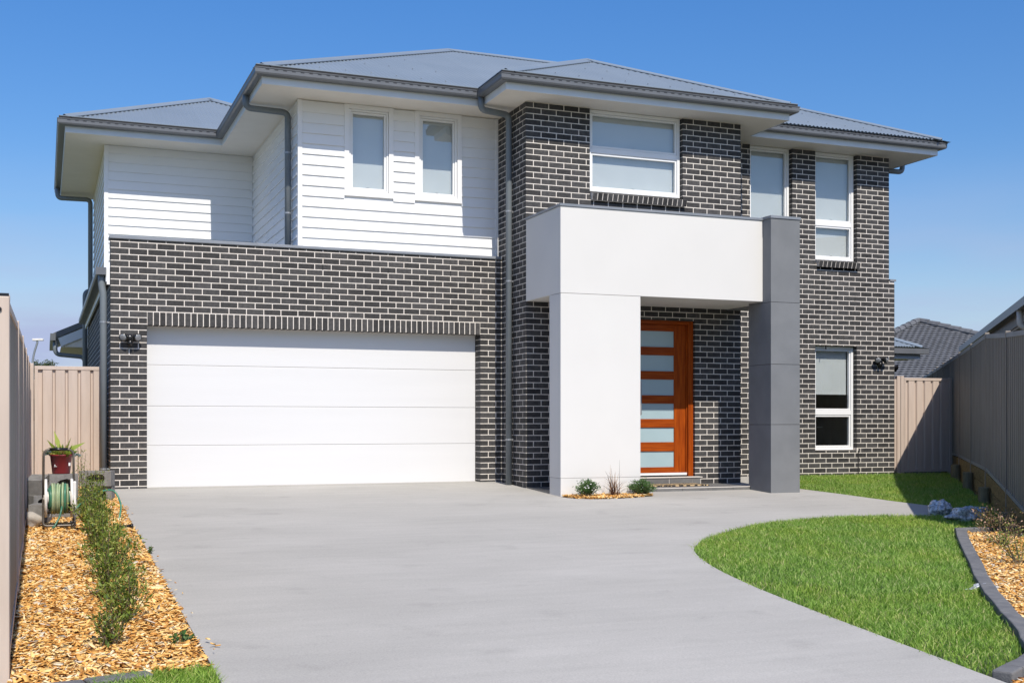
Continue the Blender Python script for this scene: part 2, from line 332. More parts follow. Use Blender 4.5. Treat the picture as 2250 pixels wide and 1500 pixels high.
# lawns: soil sheet plus blades
lawnA = ISL[::-1] + [(10.1,-4.87),(10.2,-4.4),(10.08,-3.76),(9.97,-2.80),(9.83,-1.95),(10.3,.1),(13.3,.1),(14.5,.1),(9.5,-6.62),(8.62,-6.56),(7.79,-7.57),(6.92,-8.64),(6.23,-9.49),(5.76,-10.13),(5.31,-10.75),(5.02,-11.13),(4.75,-11.42),(4.35,-11.66)]
lawnB = [(-.62,-10.36),(-.37,-10.27),(-.13,-10.24),(.035,-10.24),(.035,-13),(-.3,-15),(-.62,-15)]
tag(sheet('lawn', lawnA, -.025, .03, M['lawnsoil']), 'green lawn sweeping from the house wall round the driveway', 'lawn', kind='structure')
tag(sheet('lawn', lawnB, -.025, .03, M['lawnsoil']), 'small corner of lawn at the front of the wood chip bed', 'lawn', kind='structure')
def blades(name, x, y, h0, h1, wd, label):
    n = len(x); a = rng.uniform(0, 2*np.pi, n); h = rng.uniform(h0, h1, n)*(.75+.5*rng.random(n)); ln = rng.uniform(.15, .95, n)*h; la = rng.uniform(0, 2*np.pi, n)
    z = -.04+.045*y-.027; ww = wd*rng.uniform(.6, 1.2, n)
    dx, dy = np.cos(a)*ww, np.sin(a)*ww; lx, ly = np.cos(la)*ln, np.sin(la)*ln
    V = np.zeros((n, 6, 3))
    for k, (t, s) in enumerate(((0,1),(.55,.8),(1,.12))):
        cx, cy, cz = x+lx*t*t, y+ly*t*t, z+h*t*(1-.18*t)
        V[:,2*k] = np.stack([cx-dx*s, cy-dy*s, cz], 1); V[:,2*k+1] = np.stack([cx+dx*s, cy+dy*s, cz], 1)
    return tag(npmesh(name, V, [(0,1,3,2),(2,3,5,4)], M['grass']), label, 'grass', kind='stuff')
x, y = scatter(lawnA, 6200); k = (y < -4.9) | (rng.random(len(x)) < .75)
patch = np.sin(x*1.7+.6*np.sin(y*2.1))*np.sin(y*1.9+x*.5); k &= rng.random(len(x)) < (.8+.2*patch)
x, y = x[k]+rng.normal(0, .018, k.sum()), y[k]+rng.normal(0, .018, k.sum())
blades('grass', x, y, .03, .068, .0035, 'short green grass blades covering the main lawn')
xb, yb = scatter(lawnB, 9000); blades('grass', xb, yb, .04, .08, .0035, 'tufty grass blades at the front corner of the bed')

# wood chips
def chips(name, poly, dens, label, dz=0.0, big=1.0):
    x, y = scatter(poly, dens); n = len(x)
    L = rng.gamma(4, .0075, n)*big+.010; W = L*rng.uniform(.22, .6, n); T = rng.uniform(.0025, .007, n)*big
    a = rng.uniform(0, 2*np.pi, n); p = rng.normal(0, .28, n); q = rng.normal(0, .3, n)
    u = np.stack([np.cos(a)*np.cos(p), np.sin(a)*np.cos(p), np.sin(p)], 1)
    v0 = np.stack([-np.sin(a), np.cos(a), np.zeros(n)], 1); wv = np.cross(u, v0)
    v = v0*np.cos(q)[:,None]+wv*np.sin(q)[:,None]; wv = np.cross(u, v)
    c = np.stack([x, y, -.04+.045*y+dz+rng.uniform(-.004, .026, n)], 1); V = np.zeros((n, 8, 3)); i = 0
    for kz in (-1, 1):
        for aa, bb in ((-1,-1),(1,-1),(1,1),(-1,1)):
            sk = 1+.35*rng.uniform(-1, 1, n)
            V[:,i] = c+u*(L*aa*.5*sk)[:,None]+v*(W*bb*.5)[:,None]*(1 if aa < 0 else .6)+wv*(T*kz*.5)[:,None]; i += 1
    return tag(npmesh(name, V, [(0,3,2,1),(4,5,6,7),(0,1,5,4),(1,2,6,5),(2,3,7,6),(3,0,4,7)], M['chip']), label, 'mulch', kind='stuff')
bedL = [(-1.02,.5),(0,.5),(0,-.02),(.035,-.02),(.035,-10.2),(-.13,-10.2),(-.37,-10.23),(-.66,-10.33),(-.66,-13),(-1.02,-13)]
bedR = [(8.62,-6.74),(9.42,-6.78),(8.0,-8.6),(6.6,-10.5),(5.5,-12),(4.4,-13.6),(4.15,-12.3),(4.2,-11.92),(4.57,-11.76),(4.95,-11.44),(5.28,-10.91),(5.80,-10.22),(6.30,-9.56),(7.0,-8.71),(7.85,-7.66)]
bedC = [(5.74,-2.25),(6.97,-2.25),(7.08,-2.3),(7.06,-2.42),(6.8,-2.53),(6.5,-2.62),(6.2,-2.63),(5.98,-2.6),(5.8,-2.46)]
for nm, poly, dz, lb in (('garden_bed', bedL, -.03, 'long soil bed between the left-hand fence and the driveway'), ('garden_bed', bedR, -.03, 'soil bed behind the curved kerb by the retaining wall')):
    tag(sheet(nm, poly, dz, .04, M['soil']), lb, 'garden bed', kind='structure')
chips('wood_chip_mulch', [(px_, py_) for px_, py_ in bedL], 3000, 'orange wood chips covering the long bed beside the left-hand fence', -.02)
chips('wood_chip_mulch', [(.05,-.6),(.08,-.6),(.11,-6),(.14,-10.2),(.05,-10.2)], 45, 'few stray wood chips spilled along the driveway edge', .006)
chips('wood_chip_mulch', bedR, 2600, 'orange wood chips in the bed behind the curved kerb', -.02)
chips('wood_chip_mulch', bedC, 3600, 'small patch of wood chips at the foot of the white column', .008)

# kerb edging round the right bed: one cast strip with scored joints, built block by block
ke = thing('garden_kerb', 'curved charcoal concrete kerb between the lawn and the right-hand bed', 'kerb', (6.4,-9.4,-.47))
kp = [(9.42,-6.68),(9.05,-6.66),(8.66,-6.63),(8.20,-7.16),(7.79,-7.66),(7.36,-8.19),(6.96,-8.69),(6.58,-9.14),(6.27,-9.54),(6.02,-9.86),(5.80,-10.18),(5.57,-10.49),(5.35,-10.82),(5.19,-11.04),(5.04,-11.21),(4.90,-11.40),(4.74,-11.55),(4.56,-11.66),(4.37,-11.75),(4.20,-11.84)]
for i in range(len(kp)-1):
    a, b = Vector((*kp[i], 0)), Vector((*kp[i+1], 0)); d = (b-a).normalized(); nn = Vector((-d.y, d.x, 0))
    ext = 0 if i not in (1,) else .05
    c = (a+b)/2; zc = float(-.04+.045*c.y)
    dz = Vector((0,0,1)); dd = Vector((d.x, d.y, .045*d.y)).normalized()
    MB().obox((c.x, c.y, zc-.015), dd, nn, dd.cross(nn), (b-a).length/2-.003+ext, .058, .055).build('kerb_block', M['edging'], ke, bevel=.01)

# small lawn edging at the front of the left bed
ke = thing('garden_kerb', 'short grey kerb strip at the front of the left-hand bed', 'kerb', (-.6,-10.4,-.5))
for (ax, ay, bx_, by_) in ((-1.02,-10.46,-.64,-10.41),(-.635,-10.40,-.3,-10.31)):
    a, b = Vector((ax, ay, 0)), Vector((bx_, by_, 0)); d = (b-a).normalized(); c = (a+b)/2
    MB().obox((c.x, c.y, float(-.04+.045*c.y)-.03), d, Vector((-d.y, d.x, 0)), (0,0,1), (b-a).length/2-.003, .06, .05).build('kerb_block', M['edging'], ke, bevel=.01)

# ------------------------------------------------------------------ the house
house = thing('two_storey_house', 'two storey dark brick house with white weatherboards, grey steel roof and white portico', 'house', (6.5,3,-.1))
ZS = 5.598
def rects(u0, u1, z0, z1, ops):
    xs = sorted({u0, u1, *[min(max(o[i], u0), u1) for o in ops for i in (0, 1)]}); out = []
    for a, b in zip(xs, xs[1:]):
        cuts = sorted([(max(o[2], z0), min(o[3], z1)) for o in ops if o[0] < (a+b)/2 < o[1]]); z = z0
        for c0, c1 in cuts:
            if c0 > z+1e-4: out.append((a, b, z, c0))
            z = max(z, c1)
        if z1 > z+1e-4: out.append((a, b, z, z1))
    return out
def wallY(name, Y, x0, x1, z0, z1, ops, m, th=.11, inset=.0025):
    mb = MB()
    e = inset
    for a, b, c, d in rects(x0, x1, z0, z1, [(o[0]-e, o[1]+e, o[2]-e, o[3]+e) for o in ops]): mb.box(a, b, Y+inset, Y+th, c, d)
    return mb.build(name, m, house)
def wallX(name, X, y0, y1, z0, z1, m, th=.11, inset=.0025):
    return MB().box(X+inset, X+th, y0, y1, z0, z1).build(name, m, house)

BRICKS = []
def lay(wall, O, U, N, L, z0, z1, full, ops=(), own0=False, skip0=False, own1=False, dep=.11, jambs=None):
    for n in range(int(math.floor(z0/.086)), int(math.ceil(z1/.086))):
        a, b = max(n*.086+.0062, z0), min((n+1)*.086-.0062, z1)
        if b-a < .012: continue
        isf = (n % 2 == full); bd = [0.0, .245 if isf else .1225]
        while bd[-1] < L-1e-6: bd.append(bd[-1]+.245)
        bd[-1] = L
        if bd[-1]-bd[-2] < .03: bd.pop(-2)
        for i in range(len(bd)-1):
            u0, u1 = bd[i]+(.0062 if i else 0), bd[i+1]-(.0062 if i < len(bd)-2 else 0)
            if i == 0 and skip0: continue
            segs = [(u0, u1)]
            for o in ops:                                 # courses cut by a head or a sill keep the sliver that is left
                m0, m1 = max(u0, o[0]), min(u1, o[1])
                if m1-m0 > .02 and min(b, o[3])-max(a, o[2]) > .02:
                    if b-o[3] > .006: BRICKS.append((wall, O, U, N, m0, m1, o[3]+.001, b, .05))
                    if o[2]-a > .006: BRICKS.append((wall, O, U, N, m0, m1, a, o[2]-.001, .05))
            for o in ops:
                if min(b, o[3])-max(a, o[2]) > .02:
                    segs = [q for s in segs for q in ((s[0], min(s[1], o[0])), (max(s[0], o[1]), s[1])) if q[1]-q[0] > .025]
            for o in ops:
                if min(b, o[3])-max(a, o[2]) > .02:
                    segs = [(o[1] if 0 < s[0]-o[1] < .03 else s[0], o[0] if 0 < o[0]-s[1] < .03 else s[1]) for s in segs]
            for s in segs:
                d = dep
                if i == 0 and own0: d = .11 if isf else .233
                if jambs and any(abs(s[0]-o[1]) < .002 or abs(s[1]-o[0]) < .002 for o in ops): d = jambs
                BRICKS.append((wall, O, U, N, s[0], s[1], a, b, d))

# garage front
GOP = (.48, 5.38, -.3, 2.22)
wg = wallY('garage_wall', 0, 0.0025, 5.735, -.3, 3.388, [GOP], M['mortar'], th=.225)
lay(wg, (0,0,0), (1,0,0), (0,-1,0), 5.735, -.17, 3.386, 1, [(.48, 5.38, -.3, 2.408)], own0=True, jambs=.222)
for i in range(58):
    u = .48+4.9*i/58; BRICKS.append((wg, (0,0,0), (1,0,0), (0,-1,0), u+.006, u+4.9/58-.006, 2.222, 2.400, .20))
wgl = wallX('garage_side_wall', 0, .225, 9.0, -.4, 2.9, M['mortar'])
lay(wgl, (0,0,0), (0,1,0), (-1,0,0), 9.0, -.25, 2.88, 0, skip0=True)
MB().box(.0, .24, .23, 9.0, 2.9, 3.0).build('side_wall_plate', M['fascia'], house)
# entry block
DOP = (7.33-5.735, 8.58-5.735, -.2, 2.452); WOP = (6.774-5.735, 8.363-5.735, 4.34, 5.7)
wb = wallY('entry_wall', -.975, 5.7375, 9.41, -.3, 5.594, [(7.33, 8.58, -.2, 2.452), (6.774, 8.363, 4.26, 5.7)], M['mortar'])
lay(wb, (5.735,-.975,0), (1,0,0), (0,-1,0), 3.675, -.13, 5.592, 1, [DOP, (WOP[0], WOP[1], 4.26, 5.7)], own0=True, jambs=.11)
wbl = wallX('entry_side_wall', 5.735, -.865, .172, -.3, 5.594, M['mortar'])
lay(wbl, (5.735,-.975,0), (0,1,0), (-1,0,0), 1.147, -.13, 5.592, 0, skip0=True)
wbr = MB().box(9.30, 9.404, -.865, .1, -.3, 5.594).build('entry_return_wall', M['mortar'], house)
lay(wbr, (9.41,-.975,0), (0,1,0), (1,0,0), 1.07, -.13, 5.592, 0, skip0=True)
# right wing (laid from its right-hand end)
W1, W2, W3 = (10.28,11.131,3.62,5.7), (11.605,12.484,3.62,5.7), (11.605,12.479,.392,2.215)
ww_ = wallY('wing_wall', .1, 9.41, 13.294, -.3, 3.40, [W3], M['mortar'])
wu = wallY('wing_upper_wall', .1, 9.41, 13.174, 3.40, 5.594, [W1, W2], M['mortar'])
fl = lambda o, X: (X-o[1], X-o[0], o[2], o[3])
lay(ww_, (13.30,.1,0), (-1,0,0), (0,-1,0), 3.89, -.17, 3.3535, 0, [fl(W3, 13.30), (13.30-12.515, 13.30-12.500, -.3, .385)], jambs=.11)
lay(wu, (13.18,.1,0), (-1,0,0), (0,-1,0), 3.77, 3.3535, 5.592, 1, [fl(W1, 13.18), fl(W2, 13.18)], jambs=.11)
MB().box(12.500, 12.515, .093, .12, -.2, .385).build('control_joint', M['dark'], house)
MB().box(13.19, 13.32, .08, .9, 3.395, 3.43).build('wall_capping', M['greycap'], house)
MB().box(13.19, 13.294, .12, .9, 3.2, 3.394).build('wing_ledge', M['mortar'], house)
# plain rear and side walls, floors
MB().box(13.18, 13.29, .212, 8.2, -.3, 3.39).box(13.07, 13.17, .212, 7.2, 3.40, 5.594).box(2.7, 13.06, 7.1, 7.2, 3.3, 5.594).box(0, 13.17, 8.2, 8.3, -.3, 2.9).build('rear_wall', M['brick'], house)
MB().box(.2, 5.9, .30, 7.9, 3.05, 3.18).build('garage_roof_deck', M['roof'], house)

# bricks: the 300 that show largest are parts, the rest one joined part
cth, sth = math.cos(R(21.59)), math.sin(R(21.59))
def px_area(b):
    _, O, U, N, u0, u1, z0, z1, d = b; p = Vector(O)+Vector(U)*(u0+u1)/2-Vector(CAM)
    p.z += (z0+z1)/2; zc = p.x*sth+p.y*cth
    return (u1-u0)*(z1-z0)/zc**2*max(0.0, -p.normalized().dot(Vector(N))) if N[0] <= 0 else 0
BRICKS.sort(key=px_area, reverse=True)
cache = {}
for b in BRICKS[:300]:
    wl_, O, U, N, u0, u1, z0, z1, d = b; key = (round(u1-u0, 4), round(z1-z0, 4), round(d, 3), U, N)
    if key not in cache:
        t = MB().brick((0,0,0), U, N, 0, u1-u0, 0, z1-z0, d); me = bpy.data.meshes.new('brick'); me.from_pydata(t.v, [], t.f); me.update(); cache[key] = me
    o = link('brick', cache[key], M['brick'], wl_); o.location = Vector(O)+Vector(U)*u0+Vector((0,0,z0))
mb = MB()
for b in BRICKS[300:]: mb.brick(*b[1:])
tag(mb.build('brickwork', M['brick'], house), kind='stuff')

# weep holes: open black perpends
mb = MB()
for X, n in ((2.935,36),(3.92,36),(4.90,36)): mb.box(X-.007, X+.007, -.003, .02, n*.086+.006, (n+1)*.086-.006)
for X, n in ((12.44,35),(12.20,27),(11.83,25)): mb.box(X-.007, X+.007, .097, .12, n*.086+.006, (n+1)*.086-.006)
mb.build('weep_hole', M['dark'], house)

# sills of tilted bricks
def sill(x0, x1, Y, zt, n, parent):
    a = R(16)
    core = MB().obox(((x0+x1)/2, Y+.02, zt-.062), (1,0,0), (0,math.cos(a),math.sin(a)), (0,-math.sin(a),math.cos(a)), (x1-x0)/2-.004, .0925, .0495).box(x0+.01, x1-.01, Y+.0, Y+.1, zt-.16, zt-.06).build('window_sill', M['mortar'], parent)
    for i in range(n):
        w_ = (x1-x0)/n; c = x0+w_*(i+.5)
        MB().obox((c, Y+.02, zt-.062), (1,0,0), (0,math.cos(a),math.sin(a)), (0,-math.sin(a),math.cos(a)), w_/2-.0055, .095, .052).build('brick', M['brick'], core, bevel=.003)
sill(6.785, 8.40, -.975, 4.345, 19, house)
sill(11.63, 12.50, .1, 3.71, 10, house)

# windows
def window(x0, x1, z0, z1, Y, fw=.048, mid=None, blind=None, sash=True, rd=1.6, name='window', lower_sash=False):
    fr = MB(); y0, y1 = Y, Y+.075
    fr.box(x0, x0+fw, y0, y1, z0, z1).box(x1-fw, x1, y0, y1, z0, z1).box(x0+fw, x1-fw, y0, y1, z0, z0+fw).box(x0+fw, x1-fw, y0, y1, z1-fw, z1)
    bays = [(z0+fw, z1-fw)]
    if mid: fr.box(x0+fw, x1-fw, y0+.004, y1, mid-.04, mid+.04); bays = [(z0+fw, mid-.04), (mid+.04, z1-fw)]
    f = fr.build(name, M['alu'], house, bevel=.004)
    for a, b in bays:
        s = MB(); q = .032
        s.box(x0+fw+.003, x0+fw+q, y0+.014, y1-.01, a+.003, b-.003).box(x1-fw-q, x1-fw-.003, y0+.014, y1-.01, a+.003, b-.003)
        s.box(x0+fw+q, x1-fw-q, y0+.014, y1-.01, a+.003, a+q).box(x0+fw+q, x1-fw-q, y0+.014, y1-.01, b-q, b-.003)
        s.build('sash', M['alu'], f, bevel=.003)
        MB().box(x0+fw+q-.004, x1-fw-q+.004, y0+.040, y0+.046, a+q-.004, b-q+.004).build('pane', M['glass'], f)
        MB().box((x0+x1)/2-.02, (x0+x1)/2+.02, y0+.055, y0+.075, a+q, a+q+.014).build('winder_handle', M['black'], f)
    for bl in (blind or []):
        MB().box(bl[0], bl[1], y1+.03, y1+.033, bl[2], bl[3]).box(bl[0], bl[1], y1+.022, y1+.04, bl[2]-.02, bl[2]).build('blind', M['blind'], f)
    r = MB(); e = .02; a0, a1, b0, b1, c0, c1 = x0+e, x1-e, y1, y1+rd, z0+e, z1-e
    if rd:
        r.quad((a0-.4,b1,c0-.3),(a1+.4,b1,c0-.3),(a1+.4,b1,c1+.02),(a0-.4,b1,c1+.02))
        r.quad((a0-.4,b0+.03,c0-.3),(a0-.4,b1,c0-.3),(a0-.4,b1,c1+.02),(a0-.4,b0+.03,c1+.02)); r.quad((a1+.4,b0+.03,c0-.3),(a1+.4,b0+.03,c1+.02),(a1+.4,b1,c1+.02),(a1+.4,b1,c0-.3))
        r.quad((a0-.4,b0+.03,c0-.3),(a1+.4,b0+.03,c0-.3),(a1+.4,b1,c0-.3),(a0-.4,b1,c0-.3)); r.quad((a0-.4,b0+.03,c1+.02),(a0-.4,b1,c1+.02),(a1+.4,b1,c1+.02),(a1+.4,b0+.03,c1+.02))
        r.build('room', M['room'], f)
    return f
window(6.780, 8.355, 4.36, 5.592, -.90, mid=4.985, blind=[(6.83, 8.30, 4.43, 5.56)])
window(10.285, 11.125, 3.70, 5.592, .19, blind=[(10.33, 11.075, 3.76, 5.56)])
window(11.61, 12.478, 3.715, 5.592, .19, mid=4.355, blind=[(11.66, 12.42, 3.75, 5.56)])
wlow = window(11.61, 12.472, .395, 2.210, .19, mid=1.05, blind=[(11.66, 12.40, 1.39, 2.18)], rd=2.6)
MB().box(11.9, 12.9, 1.6, 1.65, .78, .80).box(12.0, 12.04, 1.6, 1.64, .1, .78).box(11.7, 11.95, 1.3, 1.7, .45, 1.0).build('table', M['trim'], wlow)

# weatherboards
def boards(wall, axis, pos, u0, u1, z0, z1, off, ops, m=M['siding']):
    n0 = math.floor((z0-off)/.153)
    k = n0
    while off+k*.153 < z1:
        a, b = max(off+k*.153, z0), min(off+(k+1)*.153+.001, z1); k += 1
        if b-a < .01: continue
        segs = [(u0, u1)]
        for o in ops:
            if min(b, o[3])-max(a, o[2]) > .004: segs = [q for s in segs for q in ((s[0], min(s[1], o[0])), (max(s[0], o[1]), s[1])) if q[1]-q[0] > .01]
        for s in segs:
            pr_ = [(0,a),(.027,a),(.0275,a+.004),(.0085,b),(0,b)]
            if axis == 'y': MB().prism([(s[0], pos-n_, z_) for n_, z_ in pr_], (s[1]-s[0],0,0)).build('weatherboard', m, wall)
            else: MB().prism([(pos-n_, s[0], z_) for n_, z_ in pr_], (0,s[1]-s[0],0)).build('weatherboard', m, wall)
YB = .172
C1, C2 = (3.292,4.044,4.235,5.7), (4.379,5.131,4.235,5.7)
wbay = wallY('bay_wall', YB, 2.623, 5.735, 3.2, 5.594, [(3.36,3.975,4.31,5.53),(4.447,5.062,4.31,5.53)], M['siding'], inset=.002)
boards(wbay, 'y', YB, 2.668, 5.69, 3.432, ZS-.004, 4.806, [C1, C2])
for (a, b, c, d) in (C1, C2):
    t = MB(); d = 5.594; y0, y1 = YB-.034, YB+.001; q = .072
    t.box(a, a+q, y0, y1, c, d).box(b-q, b, y0, y1, c, d).box(a+q, b-q, y0, y1, c, c+q).box(a+q, b-q, y0, y1, 5.53, d).build('window_trim', M['trim'], house, bevel=.003)
    window(a+q+.002, b-q-.002, c+q+.002, 5.528, YB-.008, fw=.030, blind=[(a+q+.05, b-q-.05, c+q+.07, 5.50)], rd=1.2)
wret = wallX('bay_side_wall', 2.623, YB+.11, 4.21, 3.2, 5.594, M['siding'], inset=.002)
boards(wret, 'x', 2.623, YB+.03, 4.19, 3.2, ZS-.004, 4.806, [])
wrec = wallY('recess_wall', 4.21, .131, 2.62, 3.2, 5.594, [], M['siding'], inset=.002)
boards(wrec, 'y', 4.21, .175, 2.603, 3.2, ZS-.004, 4.849, [])
wlft = wallX('upper_side_wall', .131, 4.32, 9.0, 2.95, 5.594, M['siding'], inset=.002)
boards(wlft, 'x', .131, 4.24, 9.0, 3.0, ZS-.004, 4.849, [])
MB().box(2.600, 2.667, YB-.028, YB+.03, 3.2, 5.594).build('corner_trim', M['trim'], house, bevel=.004)
MB().box(5.69, 5.733, YB-.028, YB, 3.2, 5.594).build('corner_trim', M['trim'], house, bevel=.004)
MB().box(.105, .174, 4.182, 4.24, 2.95, 5.594).build('corner_trim', M['trim'], house, bevel=.004)
MB().box(.135, 2.6, 8.9, 9.0, 2.95, 5.594).build('upper_rear_wall', M['siding'], house)
# parapet capping
MB().box(-.014, 5.728, -.022, .25, 3.392, 3.432).build('parapet_capping', M['greycap'], house, bevel=.004)

# eaves: soffit slabs with fascia, gutters with mitred corners
MB().box(-.515, 1.988, 3.5, 9.55, ZS, 5.69).build('soffit', M['soffit'], house)
MB().box(1.99, 13.84, -.36, 7.7, ZS, 5.69).box(1.99, 5.248, -.443, -.361, ZS, 5.69).build('soffit', M['soffit'], house)
MB().box(5.25, 9.98, -1.44, -.361, ZS, 5.69).build('soffit', M['soffit'], house)
EP = [(-.515,9.65),(-.515,3.5),(1.99,3.5),(1.99,-.443),(5.25,-.443),(5.25,-1.44),(9.98,-1.44),(9.98,-.36),(13.84,-.36),(13.84,7.8)]
def offs(path, d):
    out = []
    for i, p in enumerate(path):
        p = Vector(p); ns = []
        for a, b in ((i-1, i), (i, i+1)):
            if a < 0 or b >= len(path): continue
            t = (Vector(path[b])-Vector(path[a])).normalized(); ns.append(Vector((t.y, -t.x)))
        if len(ns) == 1: out.append(p+ns[0]*d)
        else: n = (ns[0]+ns[1]); n = n/max(n.dot(ns[0]), .1) if n.length > .1 else ns[0]; out.append(p+n*d)
    return out
gp = [(.014,5.692),(.088,5.690),(.112,5.700),(.123,5.722),(.124,5.776),(.132,5.782),(.132,5.791),(.112,5.791),(.100,5.75),(.014,5.75)]
fp = [(-.002,5.597),(.010,5.590),(.014,5.612),(.011,5.616),(.012,5.70),(-.002,5.70)]
slots = MB()
def sweep(prof, i):                                      # straight run i of the eave path, mitred ends
    A, B = [], []
    for d, z in prof:
        o = offs(EP, d); A.append((o[i].x, o[i].y, z)); B.append((o[i+1].x, o[i+1].y, z))
    n = len(prof); return A+B, [tuple(range(n)), tuple(range(n, 2*n))[::-1]]+[(k, k+n, (k+1) % n+n, (k+1) % n) for k in range(n)]
for i in range(len(EP)-1):
    MB().add(*sweep(gp, i)).build('gutter', M['gutter'], house)
    MB().add(*sweep(fp, i)).build('fascia', M['fascia'], house)
    MB().add(*sweep([(.096,5.75),(.104,5.75),(.104,5.826),(.096,5.826)], i)).build('eave_shadow_strip', M['dark'], house)  # near-black strip colours in the shade between gutter lip and roof edge
    MB().add(*sweep([(.04,5.827),(.106,5.827),(.106,5.838),(.04,5.844)], i)).build('eave_flashing', M['roof'], house)
for i in (1, 3, 5, 7):                                    # front runs carry overflow slots
    a, b = EP[i], EP[i+1]; x = a[0]+.02
    while x < b[0]: slots.box(x, x+.052, a[1]-.1265, a[1]-.12, 5.762, 5.770); x += .122
slots.build('overflow_slot', M['dark'], house)

# roofs: corrugated steel, one object per sheet; hip roof by plan rectangle
TP = math.tan(R(24.6)); ZR = 5.795
def hip(x0, x1, y0, y1, parts, z0=ZR, m=M['roof'], cap=True, pitch=.0762, amp=.0085):
    w_, d_ = x1-x0, y1-y0; h = min(w_, d_)/2; zt = z0+h*TP
    if w_ > d_: r0, r1 = (x0+h, y0+h), (x1-h, y0+h)
    else: r0, r1 = (x0+h, y0+h), (x0+h, y1-h)
    P = lambda x, y: z0+min(x-x0, x1-x, y-y0, y1-y)*TP
    e = .085
    base = MB()
    sides = []
    if 'f' in parts: sides.append(('f', x0, x1))
    if 'l' in parts: sides.append(('l', y0, y1))
    if 'r' in parts: sides.append(('r', y0, y1))
    rest = [s for s in 'flrb' if s not in parts]
    c = [(x0,y0,z0),(x1,y0,z0),(x1,y1,z0),(x0,y1,z0)]; a, b = (*r0, zt), (*r1, zt)
    if w_ > d_: pol = dict(f=[c[0],c[1],b,a], r=[c[1],c[2],b], b=[c[2],c[3],a,b], l=[c[3],c[0],a])
    else: pol = dict(f=[c[0],c[1],a], r=[c[1],c[2],b,a], b=[c[2],c[3],b], l=[c[3],c[0],a,b])
    for s in rest: base.quad(*pol[s])
    ro = base.build('roof', m, house) if base.f else None
    nseg = 6
    for s, u0, u1 in sides:
        u = u0+.03; 
        while u < u1-.04:
            ue = min(u+pitch*10, u1-.03); n = max(2, int(round((ue-u)/pitch*nseg))); V = []; F = []
            for k in range(n+1):
                uu = u+(ue-u)*k/n; t1 = max(min(h, uu-u0, u1-uu), e+.005); zo = amp*math.sin(2*math.pi*uu/pitch)
                for t in (e, t1):
                    z = z0+t*TP+zo+.004
                    V.append((uu, y0+t, z) if s == 'f' else ((x0+t, uu, z) if s == 'l' else (x1-t, uu, z)))
            F = [(2*k, 2*k+2, 2*k+3, 2*k+1) for k in range(n)]
            MB().add(V, F).build('roof_sheet', m, house, smooth=True); u = ue-.002
    if cap:
        def flange(p, q, nx, ny, w2=.15):                 # p->q along the hip, (nx,ny) plan direction down the slope
            p, q = Vector(p), Vector(q); L = (q-p).normalized(); dn = Vector((nx, ny, -TP)).normalized()
            pn = Vector((nx*TP, ny*TP, 1)).normalized(); side = (dn-L*dn.dot(L)).normalized(); lift = pn*.024
            A, B = p+lift, q+lift; C_, D_ = q+lift+side*w2, p+lift+side*w2
            up = Vector((0,0,.014)); mid1, mid2 = A+side*.035, B+side*.035
            return [A+up, B+up, mid2, mid1, C_, D_, C_-pn*.010, D_-pn*.010]
        lp_ = lambda p, q, d: tuple(Vector(p)+(Vector(q)-Vector(p)).normalized()*d)
        for (p, q, n1, n2) in ((lp_(c[0], a, .16), a, (0,-1), (-1,0)), (lp_(c[1], b if w_ > d_ else a, .16), b if w_ > d_ else a, (0,-1), (1,0)), (a, b, ((0,-1) if w_ > d_ else (-1,0)), ((0,1) if w_ > d_ else (1,0)))):
            m_ = MB()
            for n_ in (n1, n2):
                v = flange(p, q, *n_); m_.add(v, [(0,1,2,3),(3,2,4,5),(5,4,6,7)])
            m_.build('ridge_cap', M['roof'], house)
    return ro
hip(1.86, 13.97, -.573, 7.83, 'fl')
hip(5.12, 10.11, -1.57, 7.0, 'flr')
hip(-.645, 4.84, 3.37, 9.75, 'fl')
# roofing screws as small caps in rows
mb = MB()
for (x0, x1, y0) in ((1.86, 13.97, -.573), (5.12, 10.11, -1.57)):
    for t in (.35, 1.25, 2.15, 3.05, 3.9):
        x = x0+t+.25
        while x < x1-t-.2:
            if not (y0 > -1 and 4.9+0*t < x < 10.3): mb.lathe([(0,.012),(.006,.010),(.010,0)], (x, y0+t, ZR+t*TP+.021), 6)
            x += .381
tag(mb.build('roof_screws', M['pipe'], house), kind='stuff')
MB().box(2.35, 2.75, 4.9, 5.0, 6.62, 6.68).build('skylight_flashing', M['white'], house)

# downpipes
def pipe(pts, r=.047, clips=(), m=M['pipe'], rad=.11):
    o = MB().tube(rpath(pts, rad), r, 14).build('downpipe', m, house, smooth=True)
    for c in clips:
        MB().lathe([(r+.001,-.012),(r+.004,-.012),(r+.004,.012),(r+.001,.012)], c[:3], 14).box(*(c[3])).build('pipe_clip', M['steel'], o)
    return o
pipe([(1.925,.62,5.72),(1.925,.62,5.515),(2.545,.62,5.50),(2.545,.62,3.2)], rad=.085, clips=[(2.545,.62,4.9,(2.575,2.61,.61,.63,4.895,4.905)),(2.545,.62,4.0,(2.575,2.61,.61,.63,3.995,4.005))])
pipe([(5.185,-.56,5.70),(5.185,-.56,5.515),(5.665,-.47,5.50),(5.665,-.47,-.06)], rad=.085, clips=[(5.665,-.47,3.0,(5.70,5.734,-.48,-.46,2.99,3.01)),(5.665,-.47,.62,(5.70,5.734,-.48,-.46,.61,.63)),(5.665,-.47,4.05,(5.70,5.734,-.48,-.46,4.04,4.06))])
pipe([(-.11,.10,2.93),(-.11,.10,2.78),(-.085,.10,2.62),(-.085,.10,-.2)], rad=.05, clips=[(-.085,.10,2.25,(-.05,-.002,.09,.11,2.24,2.26)),(-.085,.10,.24,(-.05,-.002,.09,.11,.23,.25))])
pipe([(-.585,9.0,5.72),(-.585,9.0,5.49),(.045,8.8,5.46),(.045,8.8,2.9)], rad=.09)
pipe([(.3,9.2,3.66),(-.05,9.2,3.62),(-.05,9.2,-.2)])
